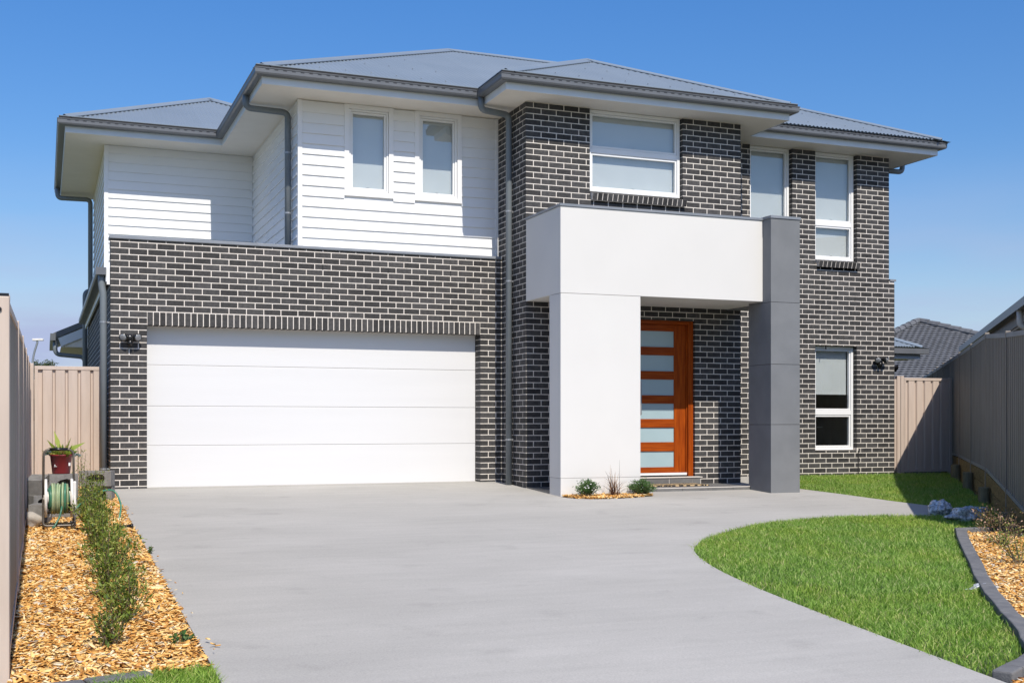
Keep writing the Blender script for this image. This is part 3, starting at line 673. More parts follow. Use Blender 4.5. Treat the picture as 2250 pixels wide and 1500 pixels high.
pipe([(13.905,.62,5.72),(13.905,.62,5.50),(13.25,.62,5.49),(13.25,.62,3.44)], rad=.09)
# garage side gutter
MB().prism([(-.182,.0,2.915),(-.165,.0,2.895),(-.06,.0,2.895),(-.06,.0,2.985),(-.075,.0,2.985),(-.08,.0,2.93),(-.16,.0,2.93),(-.168,.0,2.985),(-.182,.0,2.985)], (0,8.8,0)).build('gutter', M['gutter'], house)
MB().box(-.058, -.03, .02, 8.8, 2.80, 3.0).build('fascia', M['fascia'], house)
MB().box(-.19, -.055, -.012, -.002, 2.89, 2.99).build('gutter_end', M['gutter'], house)
MB().box(-.046, -.008, -.01, .05, 2.76, 2.985).build('fascia_end', M['trim'], house)

# garage door: four panels, gaps between them
gd = MB().box(.47, 5.39, .262, .29, -.06, 2.23).build('garage_door', M['dark'], house)
zz = [-.045, .553, 1.107, 1.684, 2.26]
for a, b in zip(zz, zz[1:]):
    MB().box(.482, 5.378, .224, .26, a+.002, b-.002).build('door_panel', M['door'], gd, bevel=.004)
MB().box(.482, 5.378, .222, .262, -.062, -.042).build('door_seal', M['black'], gd)
MB().box(.05, 5.72, -.02, .222, -.06, -.034).build('garage_threshold', M['conc'], house)

# portico
MB().prism([(5.735,-2.231,2.652),(8.985,-2.231,2.652),(8.985,-1.856,2.652),(9.158,-1.856,2.652),(9.158,-.982,2.652),(5.735,-.982,2.652)], (0,0,1.188)).build('portico_beam', M['render'], house, bevel=.004)
MB().box(5.737, 6.967, -2.229, -1.842, .112, 2.648).build('portico_column', M['render'], house, bevel=.004)
MB().box(5.739, 6.965, -2.227, -1.844, -.3, .109).build('column_base', M['render'], house, bevel=.003)
MB().box(5.722, 8.984, -2.245, -.984, 3.841, 3.877).build('portico_capping', M['greycap'], house, bevel=.003)
zj = [-.3, .846, 1.724, 2.628, 3.845]
gc = MB().box(8.995, 9.48, -2.434, -1.865, -.3, 3.84).build('grey_pillar', M['dark'], house)
for a, b in zip(zj, zj[1:]):
    MB().box(8.987, 9.487, -2.442, -1.857, a+.0025, b-.0025).build('panel', M['greyrender'], gc, bevel=.003)
MB().box(8.975, 9.499, -2.454, -1.845, 3.847, 3.887).build('pillar_capping', M['greycap'], gc, bevel=.003)
MB().box(9.16, 9.485, -1.855, -.98, 2.64, 3.84).build('portico_side_beam', M['greyrender'], house)

# porch floor and risers, tile by tile
pf = MB().box(5.752, 8.978, -1.885, -.97, -.25, -.082).build('porch_floor', M['grout'], house)
for i in range(8):
    a, b = 5.745+i*.404, 5.745+(i+1)*.404-.006
    for (c, d) in ((-1.897,-1.446),(-1.44,-.985)): MB().box(a, b, c, d, -.081, -.072).build('tile', M['tile'], pf)
for i in range(6):
    a, b = 6.975+i*.43, min(6.975+(i+1)*.43-.006, 8.978)
    if b > a: MB().box(a, b, -1.897, -1.886, -.25, -.084).build('tile', M['tile'], pf)
for i in range(2): MB().box(5.738, 5.750, -1.84+i*.43, -1.84+(i+1)*.43-.006, -.25, -.084).build('tile', M['tile'], pf)
MB().box(6.97, 8.98, -1.9, -1.884, -.0835, -.0722).build('tile_trim', M['grout'], pf)
st = MB().box(7.30, 8.612, -1.10, -.985, -.072, .03).build('door_step', M['grout'], house)
for a, b in ((7.3,7.62),(7.63,8.05),(8.06,8.46),(8.465,8.60)): MB().box(a, b, -1.106, -1.099, -.07, .024).build('tile', M['tile'], st)
MB().box(7.28, 8.632, -1.118, -.98, .030, .042).build('step_nosing', M['grout'], st)

# front door
YD = -.87
dr = MB().box(7.335, 8.575, YD+.05, YD+.06, .04, 2.45).build('front_door', M['wood'], house)
MB().box(8.49, 8.577, YD-.06, YD+.05, .04, 2.45).box(8.475, 8.492, YD-.02, YD+.05, .04, 2.40).build('door_frame', M['wood'], dr, bevel=.005)
MB().box(7.333, 7.42, YD-.06, YD+.05, .04, 2.45).build('door_frame', M['wood'], dr, bevel=.005)
MB().box(7.421, 8.489, YD-.06, YD+.05, 2.395, 2.45).build('door_frame', M['woodh'], dr, bevel=.005)
pz = [(.186,.432),(.573,.798),(.931,1.171),(1.297,1.543),(1.67,1.916),(2.043,2.289)]
MB().box(8.272, 8.473, YD, YD+.045, .10, 2.392).build('stile', M['wood'], dr, bevel=.004)
MB().box(7.422, 7.60, YD, YD+.045, .10, 2.392).build('stile', M['wood'], dr, bevel=.004)
edges = [.10]+[v for p in pz for v in p]+[2.392]
for a, b in zip(edges[::2], edges[1::2]): MB().box(7.601, 8.271, YD+.002, YD+.043, a, b).build('rail', M['woodh'], dr, bevel=.004)
for a, b in pz: MB().box(7.598, 8.274, YD+.020, YD+.026, a-.003, b+.003).build('pane', M['frost'], dr)
MB().box(7.42, 8.48, YD-.03, YD+.04, .062, .098).build('weather_bar', M['alu'], dr)
MB().box(7.34, 8.57, YD-.02, YD+.05, .042, .060).build('threshold', M['dark'], dr)
MB().tube(rpath([(7.66,YD,1.0),(7.66,YD-.06,1.0),(7.66,YD-.06,1.5),(7.66,YD,1.5)], .02), .012, 8).build('handle', M['steel'], dr, smooth=True)

# security lights
def flood(x, y, z, s=1.0, up=False):
    b = MB().lathe([(0,-.045*s),(.045*s,-.045*s),(.05*s,-.01*s),(.05*s,0)], (x, y, z), 14, 'y').build('security_light', M['black'], house, smooth=True)
    for sx in (-1, 1):
        h = Vector((x+sx*.075*s, y-.085*s, z+.01*s)); d = Vector((sx*.45, -.75, -.35)).normalized()
        MB().tube([Vector((x+sx*.02*s, y-.04*s, z-.02*s)), h-d*.045*s], .013*s, 8).build('arm', M['black'], b)
        MB().tube([h-d*.06*s, h-d*.04*s, h, h+d*.035*s], [.018*s, .034*s, .047*s, .052*s], 14).build('lamp_head', M['black'], b, smooth=True)
        MB().tube([h+d*.0352*s, h+d*.042*s], [.046*s, .030*s], 14).build('lens', M['lens'], b, smooth=True)
    MB().lathe([(0,-.05*s),(.028*s,-.045*s),(.034*s,-.01*s),(.03*s,.02*s),(0,.03*s)], (x, y-.05*s, z-.055*s), 12).build('sensor', M['black'], b, smooth=True)
flood(.255, 0, 2.035, 1.1); flood(12.94, .1, 1.975, 1.1)

# rear single storey parts seen past both sides
MB().box(.05, 5.0, 10.4, 14.0, -.3, 2.6).build('rear_wing', M['brick'], house)
MB().prism([(-.66,10.2,2.80),(3.0,10.2,2.80+3.66*TP),(3.0,10.2,2.70+3.66*TP),(-.60,10.2,2.70)], (0,4,0)).build('rear_roof', M['gutter'], house)
MB().prism([(-.56,10.19,2.69),(3.0,10.19,2.69+3.55*TP),(3.0,10.19,2.50+3.55*TP),(-.50,10.19,2.515)], (0,.03,0)).build('rear_barge', M['fascia'], house)
MB().prism([(-.46,10.23,2.54),(3.0,10.23,2.52+3.46*TP),(3.0,10.23,2.51),(-.46,10.23,2.51)], (0,.02,0)).build('rear_gable', M['soffit'], house)
MB().box(-.5, .04, 10.26, 14, 2.50, 2.54).build('rear_soffit', M['soffit'], house)
MB().box(-.72, -.61, 10.16, 14.1, 2.64, 2.79).build('gutter', M['gutter'], house)
pipe([(-.62,10.3,2.66),(-.62,10.3,2.35),(-.02,10.3,2.30),(-.02,10.3,-.2)])
hip(9.0, 17.95, 4.55, 9.9, 'f', z0=2.56)
MB().box(13.3, 17.82, 4.70, 9.7, 2.33, 2.46).build('rear_soffit', M['fascia'], house)
MB().box(13.3, 17.95, 4.56, 4.69, 2.44, 2.56).build('gutter', M['gutter'], house)
MB().box(13.3, 17.0, 5.4, 9.0, -.3, 2.33).build('rear_wing', M['brick'], house)
MB().tube([(17.1,4.8,2.33),(17.1,4.8,2.20)], .02, 8).tube([(17.1,4.85,2.20),(17.1,4.76,2.14),(17.1,4.70,2.10)], [.03,.08,.10], 12).build('security_light', M['black'], house, smooth=True)
# ------------------------------------------------------------------ fences and gates
def ribbed(A, B, za, zb, ta, tb, pitch=.19, dep=.028, side=1, ph=0.0, duty=.5):   # ribbed sheet from A to B, bottoms za/zb, tops ta/tb
    A, B = Vector((*A, 0)), Vector((*B, 0)); L = (B-A).length; d = (B-A)/L; n = Vector((-d.y, d.x, 0))*side
    us = [0.0]; offp = [0.0]; u = ph
    while u < L:
        for du, o in ((.0,0),(.014,1),(.014+pitch*duty,1),(.028+pitch*duty,0)):
            if 0 < u+du < L: us.append(u+du); offp.append(o*dep)
        u += pitch
    us.append(L); offp.append(offp[-1]); V = []
    for u, o in zip(us, offp):
        p = A+d*u+n*(o-dep/2); t = u/L
        V += [(p.x, p.y, za+(zb-za)*t), (p.x, p.y, ta+(tb-ta)*t)]
    return MB().add(V, [(2*i, 2*i+2, 2*i+3, 2*i+1) for i in range(len(us)-1)])
def rail(A, B, za, zb, hh=.022, hw=.022):
    A, B = Vector((*A, za)), Vector((*B, zb)); d = (B-A).normalized(); n = Vector((-d.y, d.x, 0)).normalized()
    return MB().obox((A+B)/2, d, n, d.cross(n), (B-A).length/2, hw, hh)

# left-hand boundary fence along X = -1.04
lf = thing('boundary_fence', 'tan ribbed steel fence running along the left-hand bed to the side gate', 'fence', (-1.04,-4.4,-.3))
ys = [-10.12,-7.6,-5.46,-3.36,-1.6,.13,2.5,4.9,7.3]
tz = lambda y: float(np.interp(y, [-10.2,-7.6,-5.4,0,8], [1.525,1.59,1.63,1.66,1.66]))
for i, y in enumerate(ys):
    MB().box(-1.072, -1.012, y-.028, y+.028, -.9, tz(y)+.03).build('post', M['fence'], lf, bevel=.004)
for a, b in zip(ys, ys[1:]):
    ba, bb = float(gz(a))-.02, float(gz(b))-.02
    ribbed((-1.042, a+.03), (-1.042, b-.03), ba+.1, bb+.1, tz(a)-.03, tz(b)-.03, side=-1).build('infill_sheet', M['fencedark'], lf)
    rail((-1.042, a+.028), (-1.042, b-.028), tz(a)-.01, tz(b)-.01).build('top_rail', M['fence'], lf)
    rail((-1.042, a+.028), (-1.042, b-.028), ba+.08, bb+.08).build('bottom_rail', M['fence'], lf)
    MB().prism([(-1.05,a,ba+.055),(-1.05,b,bb+.055),(-1.05,b,bb-.3),(-1.05,a,ba-.3)], (.025,0,0)).build('plinth', M['block'], lf)
MB().box(-1.110, -1.014, -10.195, -10.152, -.9, 1.545).build('end_post', M['fence'], lf, bevel=.004)
MB().tube([(-1.062,-10.196,1.475),(-1.062,-10.204,1.475)], .012, 10).build('bolt', M['dark'], lf)
MB().box(-1.108, -1.016, -10.19, -10.157, 1.546, 1.562).build('post_cap', M['black'], lf)
ribbed((-3.2,-10.17), (-1.11,-10.17), -.5, -.5, 1.5, 1.5, side=1).build('infill_sheet', M['fence'], lf)
rail((-3.2,-10.17), (-1.11,-10.17), 1.52, 1.52).build('top_rail', M['fence'], lf)

# right-hand boundary fence, oblique, on sleepers
P0 = Vector((14.6, 0)); DF = Vector((.604, .797)).normalized(); NF = Vector((-DF.y, DF.x))     # NF points to the house
FP = [(-9.25,1.875,-.21),(-6.95,1.99,.007),(-4.74,2.13,.199),(-2.74,2.10,.239),(-.79,2.077,.284),(.94,2.068,.29),(2.65,2.054,.29),(4.18,2.048,.29),(5.52,2.035,.29),(7.03,2.032,.29),(8.9,2.03,.29)]
rf = thing('boundary_fence', 'dark ribbed steel fence in shade on timber sleepers at the right-hand side', 'fence', (10.9,-4.8,-.2))
fpt = lambda s: (P0.x+DF.x*s, P0.y+DF.y*s)
for s, t, b in FP:
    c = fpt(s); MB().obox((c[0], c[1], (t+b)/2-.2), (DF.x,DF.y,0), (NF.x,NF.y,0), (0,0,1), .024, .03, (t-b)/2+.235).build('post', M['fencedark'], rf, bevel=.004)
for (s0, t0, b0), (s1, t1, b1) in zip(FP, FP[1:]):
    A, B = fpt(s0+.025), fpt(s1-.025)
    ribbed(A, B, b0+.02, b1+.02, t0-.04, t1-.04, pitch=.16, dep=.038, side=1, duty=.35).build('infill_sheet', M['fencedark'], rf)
    rail(A, B, t0-.02, t1-.02, .03, .024).build('top_rail', M['greycap'], rf)
    rail(A, B, b0+.01, b1+.01, .024, .024).build('bottom_rail', M['greycap'], rf)
# retaining wall: sleepers and round posts
rw = thing('retaining_wall', 'low timber sleeper retaining wall with round posts under the right-hand fence', 'retaining wall', (11.5,-4.0,-.25))
s = -9.2
while s < 7:
    e = s+2.38
    for k in range(3):
        za = np.interp(s, [p[0] for p in FP], [p[2] for p in FP])-.02; zb = np.interp(e, [p[0] for p in FP], [p[2] for p in FP])-.02
        A, B = Vector(fpt(s+.005))+NF*.02, Vector(fpt(e-.005))+NF*.02
        MB().prism([(A.x,A.y,za-.195*k-.005),(B.x,B.y,zb-.195*k-.005),(B.x,B.y,zb-.195*(k+1)+.005),(A.x,A.y,za-.195*(k+1)+.005)], (-NF.x*.05,-NF.y*.05,0)).build('sleeper', M['sleeper'], rw)
    s = e
for s_, zt in ((1.1,.16),(-1.1,.15),(-3.15,.10),(-5.35,-.02),(-7.6,-.2)):
    c = Vector(fpt(s_))+NF*.105; MB().lathe([(0,-.6),(.078,-.6),(.078,zt-.01),(.068,zt),(0,zt)], (c.x, c.y, 0), 14).build('round_post', M['rpost'], rw, smooth=False)

def gate(x0, x1, Y, zb, zt, label, ribs, posts):
    g = thing('side_gate', label, 'gate', ((x0+x1)/2, Y, zb))
    for (a, b, t) in posts: MB().box(a, b, Y-.03, Y+.03, zb-.2, t).build('post', M['fence'], g, bevel=.004)
    MB().box(x0, x1, Y-.022, Y+.022, zt-.05, zt).build('top_rail', M['fence'], g, bevel=.003)
    MB().box(x0, x1, Y-.022, Y+.022, zb+.03, zb+.075).build('bottom_rail', M['fence'], g, bevel=.003)
    for a in (x0, x1-.045): MB().box(a, a+.045, Y-.021, Y+.021, zb+.076, zt-.051).build('gate_stile', M['fence'], g, bevel=.003)
    ribbed((x0+.045, Y), (x1-.045, Y), zb+.075, zb+.075, zt-.05, zt-.05, pitch=ribs, dep=.03, side=-1, ph=.05, duty=.70).build('infill_sheet', M['fence'], g)
    return g
g = gate(-.965, -.03, .5, -.12, 1.655, 'tan ribbed steel side gate behind the hose reel', .165, [(-1.035,-.975,1.69)])
MB().box(-.974, -.968, .46, .49, .9, 1.2).build('hinge', M['dark'], g)
g = gate(13.665, 14.69, .3, -.05, 1.69, 'tan ribbed steel gate half in shadow at the right-hand side of the house', .185, [(13.50,13.575,1.72),(13.585,13.655,1.72),(14.695,14.76,1.70)])
MB().box(13.31, 13.50, .29, .31, .0, 1.66).build('infill_sheet', M['fence'], g)

# ------------------------------------------------------------------ leaves
def leaves(P, D, L, W, fold=.25):               # positions, directions, lengths, widths -> (n,4,3)
    n = len(P); D = D/np.linalg.norm(D, axis=1)[:,None]; r = rng.normal(size=(n,3)); s = np.cross(D, r); s /= np.linalg.norm(s, axis=1)[:,None]; up = np.cross(s, D)
    V = np.zeros((n,4,3)); V[:,0] = P; V[:,1] = P+D*(L*.5)[:,None]+s*(W*.5)[:,None]+up*(W*fold)[:,None]; V[:,2] = P+D*L[:,None]; V[:,3] = P+D*(L*.5)[:,None]-s*(W*.5)[:,None]+up*(W*fold)[:,None]
    return V
def shrub(name, x, y, h, rad, nst, nlf, label, m='leaf', ls=(.018,.034), group=None, cat='shrub', z=None, lean=1.0, wr=.34, spread=.38):
    z0 = float(-.04+.045*y)-.02 if z is None else z
    t = thing(name, label, cat, (x, y, z0), group)
    st = MB(); P = []; Dv = []
    for i in range(nst):
        a = rng.uniform(0, 2*np.pi); r = rad*math.sqrt(rng.random())*lean; hh = h*(1-.45*(r/max(rad, .01))**2)*rng.uniform(.75, 1.05)
        base = np.array([x+rng.normal(0, .02), y+rng.normal(0, .02), z0]); top = np.array([x+math.cos(a)*r, y+math.sin(a)*r, z0+hh])
        midp = base*.5+top*.5+np.array([math.cos(a), math.sin(a), 0])*r*.15+rng.normal(0, .012, 3)
        q = [base*(1-u)**2+2*midp*u*(1-u)+top*u*u for u in np.linspace(0, 1, 6)]
        st.tube([tuple(v) for v in q], [.0045*(1-.6*u) for u in np.linspace(0, 1, 6)], 5)
        m_ = nlf//nst; uu = rng.uniform(.12, 1.02, m_)**.8
        pts = base*((1-uu)**2)[:,None]+2*midp*(uu*(1-uu))[:,None]+top*(uu*uu)[:,None]
        # twigs: shift leaves off the stem
        off = rng.normal(size=(m_,3)); off /= np.linalg.norm(off, axis=1)[:,None]; off *= (rng.random(m_)**.6*rad*spread)[:,None]; off[:,2] = np.abs(off[:,2])*.5
        pts = pts+off; pts[:,2] = np.maximum(pts[:,2], z0+.02); P.append(pts)
        dv = off*14+rng.normal(0, .8, (m_,3))+(top-base)/np.linalg.norm(top-base)*.9; Dv.append(dv)
    st.build('stem', M['bark'], t)
    P = np.concatenate(P); Dv = np.concatenate(Dv); L = rng.uniform(*ls, len(P))
    tag(npmesh('foliage', leaves(P, Dv, L, L*wr), [(0,1,2,3)], M[m], t), kind='stuff'); return t

hedge = [(-.46,-9.50,.30,.13,500,'smallest young shrub at the near end of the left-hand row'), (-.36,-8.85,.42,.19,1000,'young shrub second from the near end of the left-hand row'),
         (-.38,-8.05,.46,.21,1100,'young shrub third from the near end of the left-hand row'), (-.33,-7.10,.47,.25,1300,'broad leafy shrub in the middle of the left-hand row'),
         (-.37,-6.15,.46,.22,1200,'green shrub just beyond the middle of the left-hand row'), (-.38,-5.20,.45,.20,1200,'bushy shrub nearer the hose reel in the left-hand row'),
         (-.37,-4.25,.50,.22,1400,'dense round shrub growing right beside the hose reel'), (-.36,-3.35,.50,.20,1200,'dense shrub behind the hose reel in front of the concrete blocks')]
for (x, y, h, r_, n, lb) in hedge: shrub('hedge_shrub', x, y, h, r_*1.0, 18, int(n*.95), lb, ls=(.020,.046), group='row of young hedge shrubs', wr=.36, spread=.24)
shrub('hedge_shrub', -.43, -2.3, .72, .12, 9, 420, 'tall thin shrub poking up by the concrete blocks', group='row of young hedge shrubs')
shrub('hedge_shrub', -.22, -1.6, .52, .16, 8, 300, 'sparse shrub in front of the grey downpipe', group='row of young hedge shrubs')
shrub('weed', -.06, -9.55, .09, .07, 6, 60, 'little green weed at the driveway edge of the left-hand bed', 'leafgr', (.02,.04), cat='weed', wr=.6)
shrub('weed', .05, -5.9, .13, .05, 4, 40, 'small weed sprig poking over the driveway edge', 'leafgr', (.02,.04), cat='weed', wr=.4)
# right bed shrubs
shrub('low_shrub', 9.05, -6.72, .33, .27, 16, 620, 'russet tipped shrub at the lawn corner of the right-hand bed', 'leafred', (.02,.035), wr=.5)
shrub('low_shrub', 8.35, -7.55, .40, .24, 14, 420, 'leggy russet shrub in the middle of the right-hand bed', 'leafred', (.02,.03), wr=.45)
shrub('low_shrub', 7.55, -8.62, .45, .24, 13, 550, 'greenish sparse shrub at the right-hand edge of the photo', 'leaf', (.02,.03), wr=.45)
# column plants
shrub('flowering_plant', 6.02, -2.44, .24, .17, 26, 2000, 'small white flowering plant at the left-hand corner of the white column', 'leafgr', (.016,.030), group='flowering plants at the column', cat='plant', z=-.13, wr=.5)
shrub('flowering_plant', 6.92, -2.38, .21, .19, 28, 2200, 'low flowering plant beside the porch step', 'leafgr', (.016,.030), group='flowering plants at the column', cat='plant', z=-.13, wr=.5)
for o in [o for o in list(col.objects) if o.name.startswith('flowering_plant')]:
    n = 16 if o.location.x < 6.5 else 5; fb = MB()
    for i in range(n):
        a = rng.uniform(0, 6.28); r_ = .13*math.sqrt(rng.random()); p = (o.location.x+math.cos(a)*r_, o.location.y-abs(math.sin(a))*r_*1.1, o.location.z+.05+.15*rng.random())
        fb.lathe([(0,.004),(.011,.002),(.013,-.002),(0,-.006)], p, 7)
    tag(fb.build('flower', M['petal'], o), kind='stuff')
t = thing('dry_grass_tuft', 'brown dry ornamental grass tuft in front of the white column', 'plant', (6.46,-2.44,-.14))
n = 64; P0_ = np.array([6.46,-2.44,-.14]); V = []
for i in range(n):
    a = rng.uniform(0, 6.28); sp = rng.random()**1.1*.55; h = rng.uniform(.18, .52)*(1-.5*sp); q = []
    dr_ = np.array([math.cos(a), math.sin(a)*.5, 0]); sd = np.array([-math.sin(a), math.cos(a), 0])*.0045*rng.uniform(.7, 1.6)
    b0 = P0_+np.array([rng.normal(0, .035), rng.normal(0, .02), 0])
    for u in np.linspace(0, 1, 5):
        c = b0+dr_*sp*u**1.8+np.array([0,0,h*(u-.45*u**3*min(1, sp*2.6))]); q += [c-sd*(1-.8*u), c+sd*(1-.8*u)]
    V.append(q)
V = np.array(V); npmesh('blade', V, [(0,1,3,2),(2,3,5,4),(4,5,7,6),(6,7,9,8)], M['dry'], t)['kind'] = 'stuff'

# ------------------------------------------------------------------ things in the left bed
def bblock(x, y, z, rz, label, tilt=0.0, l=.39, h=.19, d=.19, grp='loose concrete blocks by the gate'):
    t = thing('concrete_block', label, 'concrete block', (x, y, z), grp)
    Mx = Matrix.Translation((x, y, z)) @ Matrix.Rotation(rz, 4, 'Z') @ Matrix.Rotation(tilt, 4, 'Y')
    bm = bmesh.new()
    # cast block: rectangular body, front face opening into a lens-shaped core
    nseg = 12; hx, hz = l*.30, h*.27; cz = h*.52
    fr_ = [bm.verts.new((x_, -d/2, z_)) for x_, z_ in ((-l/2,0),(l/2,0),(l/2,h),(-l/2,h))]
    bk_ = [bm.verts.new((x_, d/2, z_)) for x_, z_ in ((-l/2,0),(l/2,0),(l/2,h),(-l/2,h))]
    an = [-2.356+2*math.pi*i/nseg for i in range(nseg)]
    ring = [bm.verts.new((hx*math.copysign(abs(math.cos(t_))**.8, math.cos(t_)), -d/2, cz+hz*math.sin(t_)*(1+.35*math.cos(t_)))) for t_ in an]
    deep = [bm.verts.new((v.co.x*.85, d/2-.04, cz+(v.co.z-cz)*.85)) for v in ring]
    for i in range(nseg):
        j = (i+1) % nseg; bm.faces.new([ring[i], ring[j], deep[j], deep[i]])
        q0, q1 = (i*4)//nseg, ((i+1)*4)//nseg
        if q0 == q1 % 4 and q1 < 4: bm.faces.new([fr_[q0], ring[j], ring[i]])
        else: bm.faces.new([fr_[q0], fr_[(q0+1) % 4], ring[j], ring[i]])
    bm.faces.new(deep); bm.faces.new(bk_)
    for i in range(4): bm.faces.new([fr_[i], bk_[i], bk_[(i+1) % 4], fr_[(i+1) % 4]])
    bmesh.ops.recalc_face_normals(bm, faces=bm.faces); bm.transform(Mx)
    me = bpy.data.meshes.new('block_body'); bm.to_mesh(me); bm.free()
    link('block_body', me, M['block'], t, bevel=.006); return t
bblock(-.66, -2.95, -.17, 0, 'concrete block under the potted plant, bottom of its stack')
bblock(-.645, -2.98, .035, R(4), 'upper concrete block with the maroon pot standing on it', h=.27, l=.30)
bblock(-.90, -3.0, .09, R(68), 'tipped concrete block leaning by the left-hand fence post', tilt=R(-14), l=.24)
bblock(-.88, -3.35, -.19, R(80), 'concrete block lying low beside the left-hand fence', l=.30)
bblock(-.89, -3.08, -.06, R(30), 'concrete block wedged between the two blocks by the left-hand fence', l=.24, h=.14)
bblock(-.20, -1.22, -.115, R(-14), 'lower concrete block at the garage corner', l=.36)
bblock(-.22, -1.26, .078, R(-17), 'top concrete block at the garage corner below the downpipe', l=.39)
bm = bmesh.new(); bmesh.ops.create_icosphere(bm, subdivisions=3, radius=.1)
for v in bm.verts: v.co = Vector((v.co.x*.9, v.co.y*.9, v.co.z*.85))*(1+.30*math.sin(19*v.co.x+3)*math.sin(17*v.co.y+1)+.16*math.sin(33*v.co.z+9*v.co.x)) + Vector((-.93,-3.75,-.15))
me = bpy.data.meshes.new('rock'); bm.to_mesh(me); bm.free(); tag(link('rock', me, M['rock'], smooth=True), 'pale rock against the foot of the left-hand fence', 'rock')

# hose reel cart
HX, HY, HZ = -.70, -3.92, -.205
hr = thing('hose_reel_cart', 'hose reel cart with white end discs and coiled green hose', 'hose reel', (HX, HY, HZ))
MB().tube(rpath([(HX-.15,HY+.10,HZ+.28),(HX-.145,HY+.13,HZ+.80),(HX+.145,HY+.13,HZ+.80),(HX+.15,HY+.10,HZ+.28)], .07), .012, 10).build('handle', M['metal'], hr, smooth=True)
MB().tube(rpath([(HX-.09,HY+.13,HZ+.80),(HX+.09,HY+.13,HZ+.80)], .01), .016, 10).build('handle_grip', M['black'], hr, smooth=True)
MB().tube(rpath([(HX-.15,HY+.08,HZ+.30),(HX-.15,HY-.16,HZ+.025),(HX+.15,HY-.16,HZ+.025),(HX+.15,HY+.08,HZ+.30)], .04), .013, 10).build('base_frame', M['metal'], hr, smooth=True)
MB().tube([(HX-.15,HY+.14,HZ+.02),(HX-.15,HY+.06,HZ+.30)], .011, 8).tube([(HX+.15,HY+.14,HZ+.02),(HX+.15,HY+.06,HZ+.30)], .011, 8).tube([(HX-.15,HY+.10,HZ+.14),(HX+.15,HY+.10,HZ+.14)], .009, 8).build('rear_leg', M['metal'], hr, smooth=True)
for sx in (-1, 1):
    cx = HX+sx*.125; d = MB().lathe([(.015,-.012),(.10,-.010),(.165,-.006),(.195,-.014),(.20,0),(.195,.014),(.165,.006),(.10,.010),(.015,.012)], (cx, HY, HZ+.30), 28, 'x').build('end_disc', M['white'], hr, smooth=True)
    MB().lathe([(0,-.02),(.035,-.02),(.035,.02),(0,.02)], (cx, HY, HZ+.30), 14, 'x').build('hub', M['white'], d, smooth=True)
MB().box(HX+.138, HX+.170, HY-.02, HY+.02, HZ+.10, HZ+.47).build('side_arm', M['white'], hr, bevel=.01)
MB().lathe([(.07,-.12),(.07,.12)], (HX, HY, HZ+.30), 18, 'x').build('drum', M['white'], hr, smooth=True)
for lay_ in range(3):
    for i in range(8-lay_):
        xx = HX-.092+.0262*(i+.5*lay_)+rng.normal(0, .004); rr = .100+.022*lay_+rng.normal(0, .006); tl = rng.normal(0, .16)
        pts = [(xx+tl*.1*math.cos(a), HY+rr*math.cos(a), HZ+.30+rr*math.sin(a)-(.012 if math.sin(a) < -.5 else 0)) for a in np.linspace(0, 2*math.pi, 25)]
        MB().tube(pts, .0115, 8, caps=False).build('hose_coil', M['hose' if rng.random() < .55 else 'hosepale'], hr, smooth=True)
MB().tube(rpath([(HX+.03,HY-.13,HZ+.22),(HX+.01,HY-.16,HZ+.12),(HX-.05,HY-.21,HZ+.01),(HX-.06,HY-.25,HZ+.015)], .04), .0105, 8).build('hose_end', M['hose'], hr, smooth=True)
MB().tube(rpath([(HX+.15,HY+.2,HZ+.16),(HX+.4,HY+.9,HZ+.30),(-.10,HY+1.0,HZ+.33),(-.03,HY+.9,HZ+.16),(-.07,HY+.6,HZ+.02)], .12), .0105, 8).build('hose_loop', M['hose'], hr, smooth=True)
MB().tube([(-.16,-4.3,-.19),(-.02,-4.32,-.185)], [.010,.014], 8).tube([(-.02,-4.32,-.185),(.01,-4.325,-.183)], .02, 8).build('hose_nozzle', M['black'], hr, smooth=True)

# potted plant
PX, PY, PZ = -.665, -2.98, .307
pp = thing('potted_plant', 'maroon plastic pot of pale variegated plants on a concrete block', 'potted plant', (PX, PY, PZ))
MB().lathe([(0,0),(.088,0),(.093,.01),(.116,.195),(.126,.2),(.126,.215),(.112,.215),(.108,.19),(0,.19)], (PX, PY, PZ), 24).build('pot', M['pot'], pp, smooth=True)
MB().box(PX-.075, PX-.045, PY-.105, PY-.098, PZ+.082, PZ+.086).box(PX-.07, PX-.062, PY-.106, PY-.1, PZ+.09, PZ+.105).box(PX+.075, PX+.095, PY-.088, PY-.08, PZ+.09, PZ+.125).build('pot_print', M['petal'], pp)
n = 130; a = rng.uniform(0, 6.28, n); el = rng.uniform(.1, 1.3, n); D = np.stack([np.cos(a)*np.cos(el), np.sin(a)*np.cos(el), np.sin(el)], 1)
P = np.array([PX, PY, PZ+.2])+np.stack([np.cos(a), np.sin(a), np.zeros(n)], 1)*(.09*rng.random(n))[:,None]; L = rng.uniform(.07, .16, n)
npmesh('foliage', leaves(P, D, L, L*.3), [(0,1,2,3)], M['leafpale'], pp)['kind'] = 'stuff'
P = np.array([[PX-.01,PY-.02,PZ+.22],[PX+.02,PY,PZ+.22],[PX-.03,PY,PZ+.22],[PX+.05,PY-.02,PZ+.22]]); D = np.array([[-.25,.1,1.],[1.,-.1,.55],[-.6,0,.8],[.3,.1,1.]]); L = np.array([.27,.27,.2,.2])
npmesh('blade', leaves(P, D, L, L*.2), [(0,1,2,3)], M['leafpale'], pp)['kind'] = 'stuff'
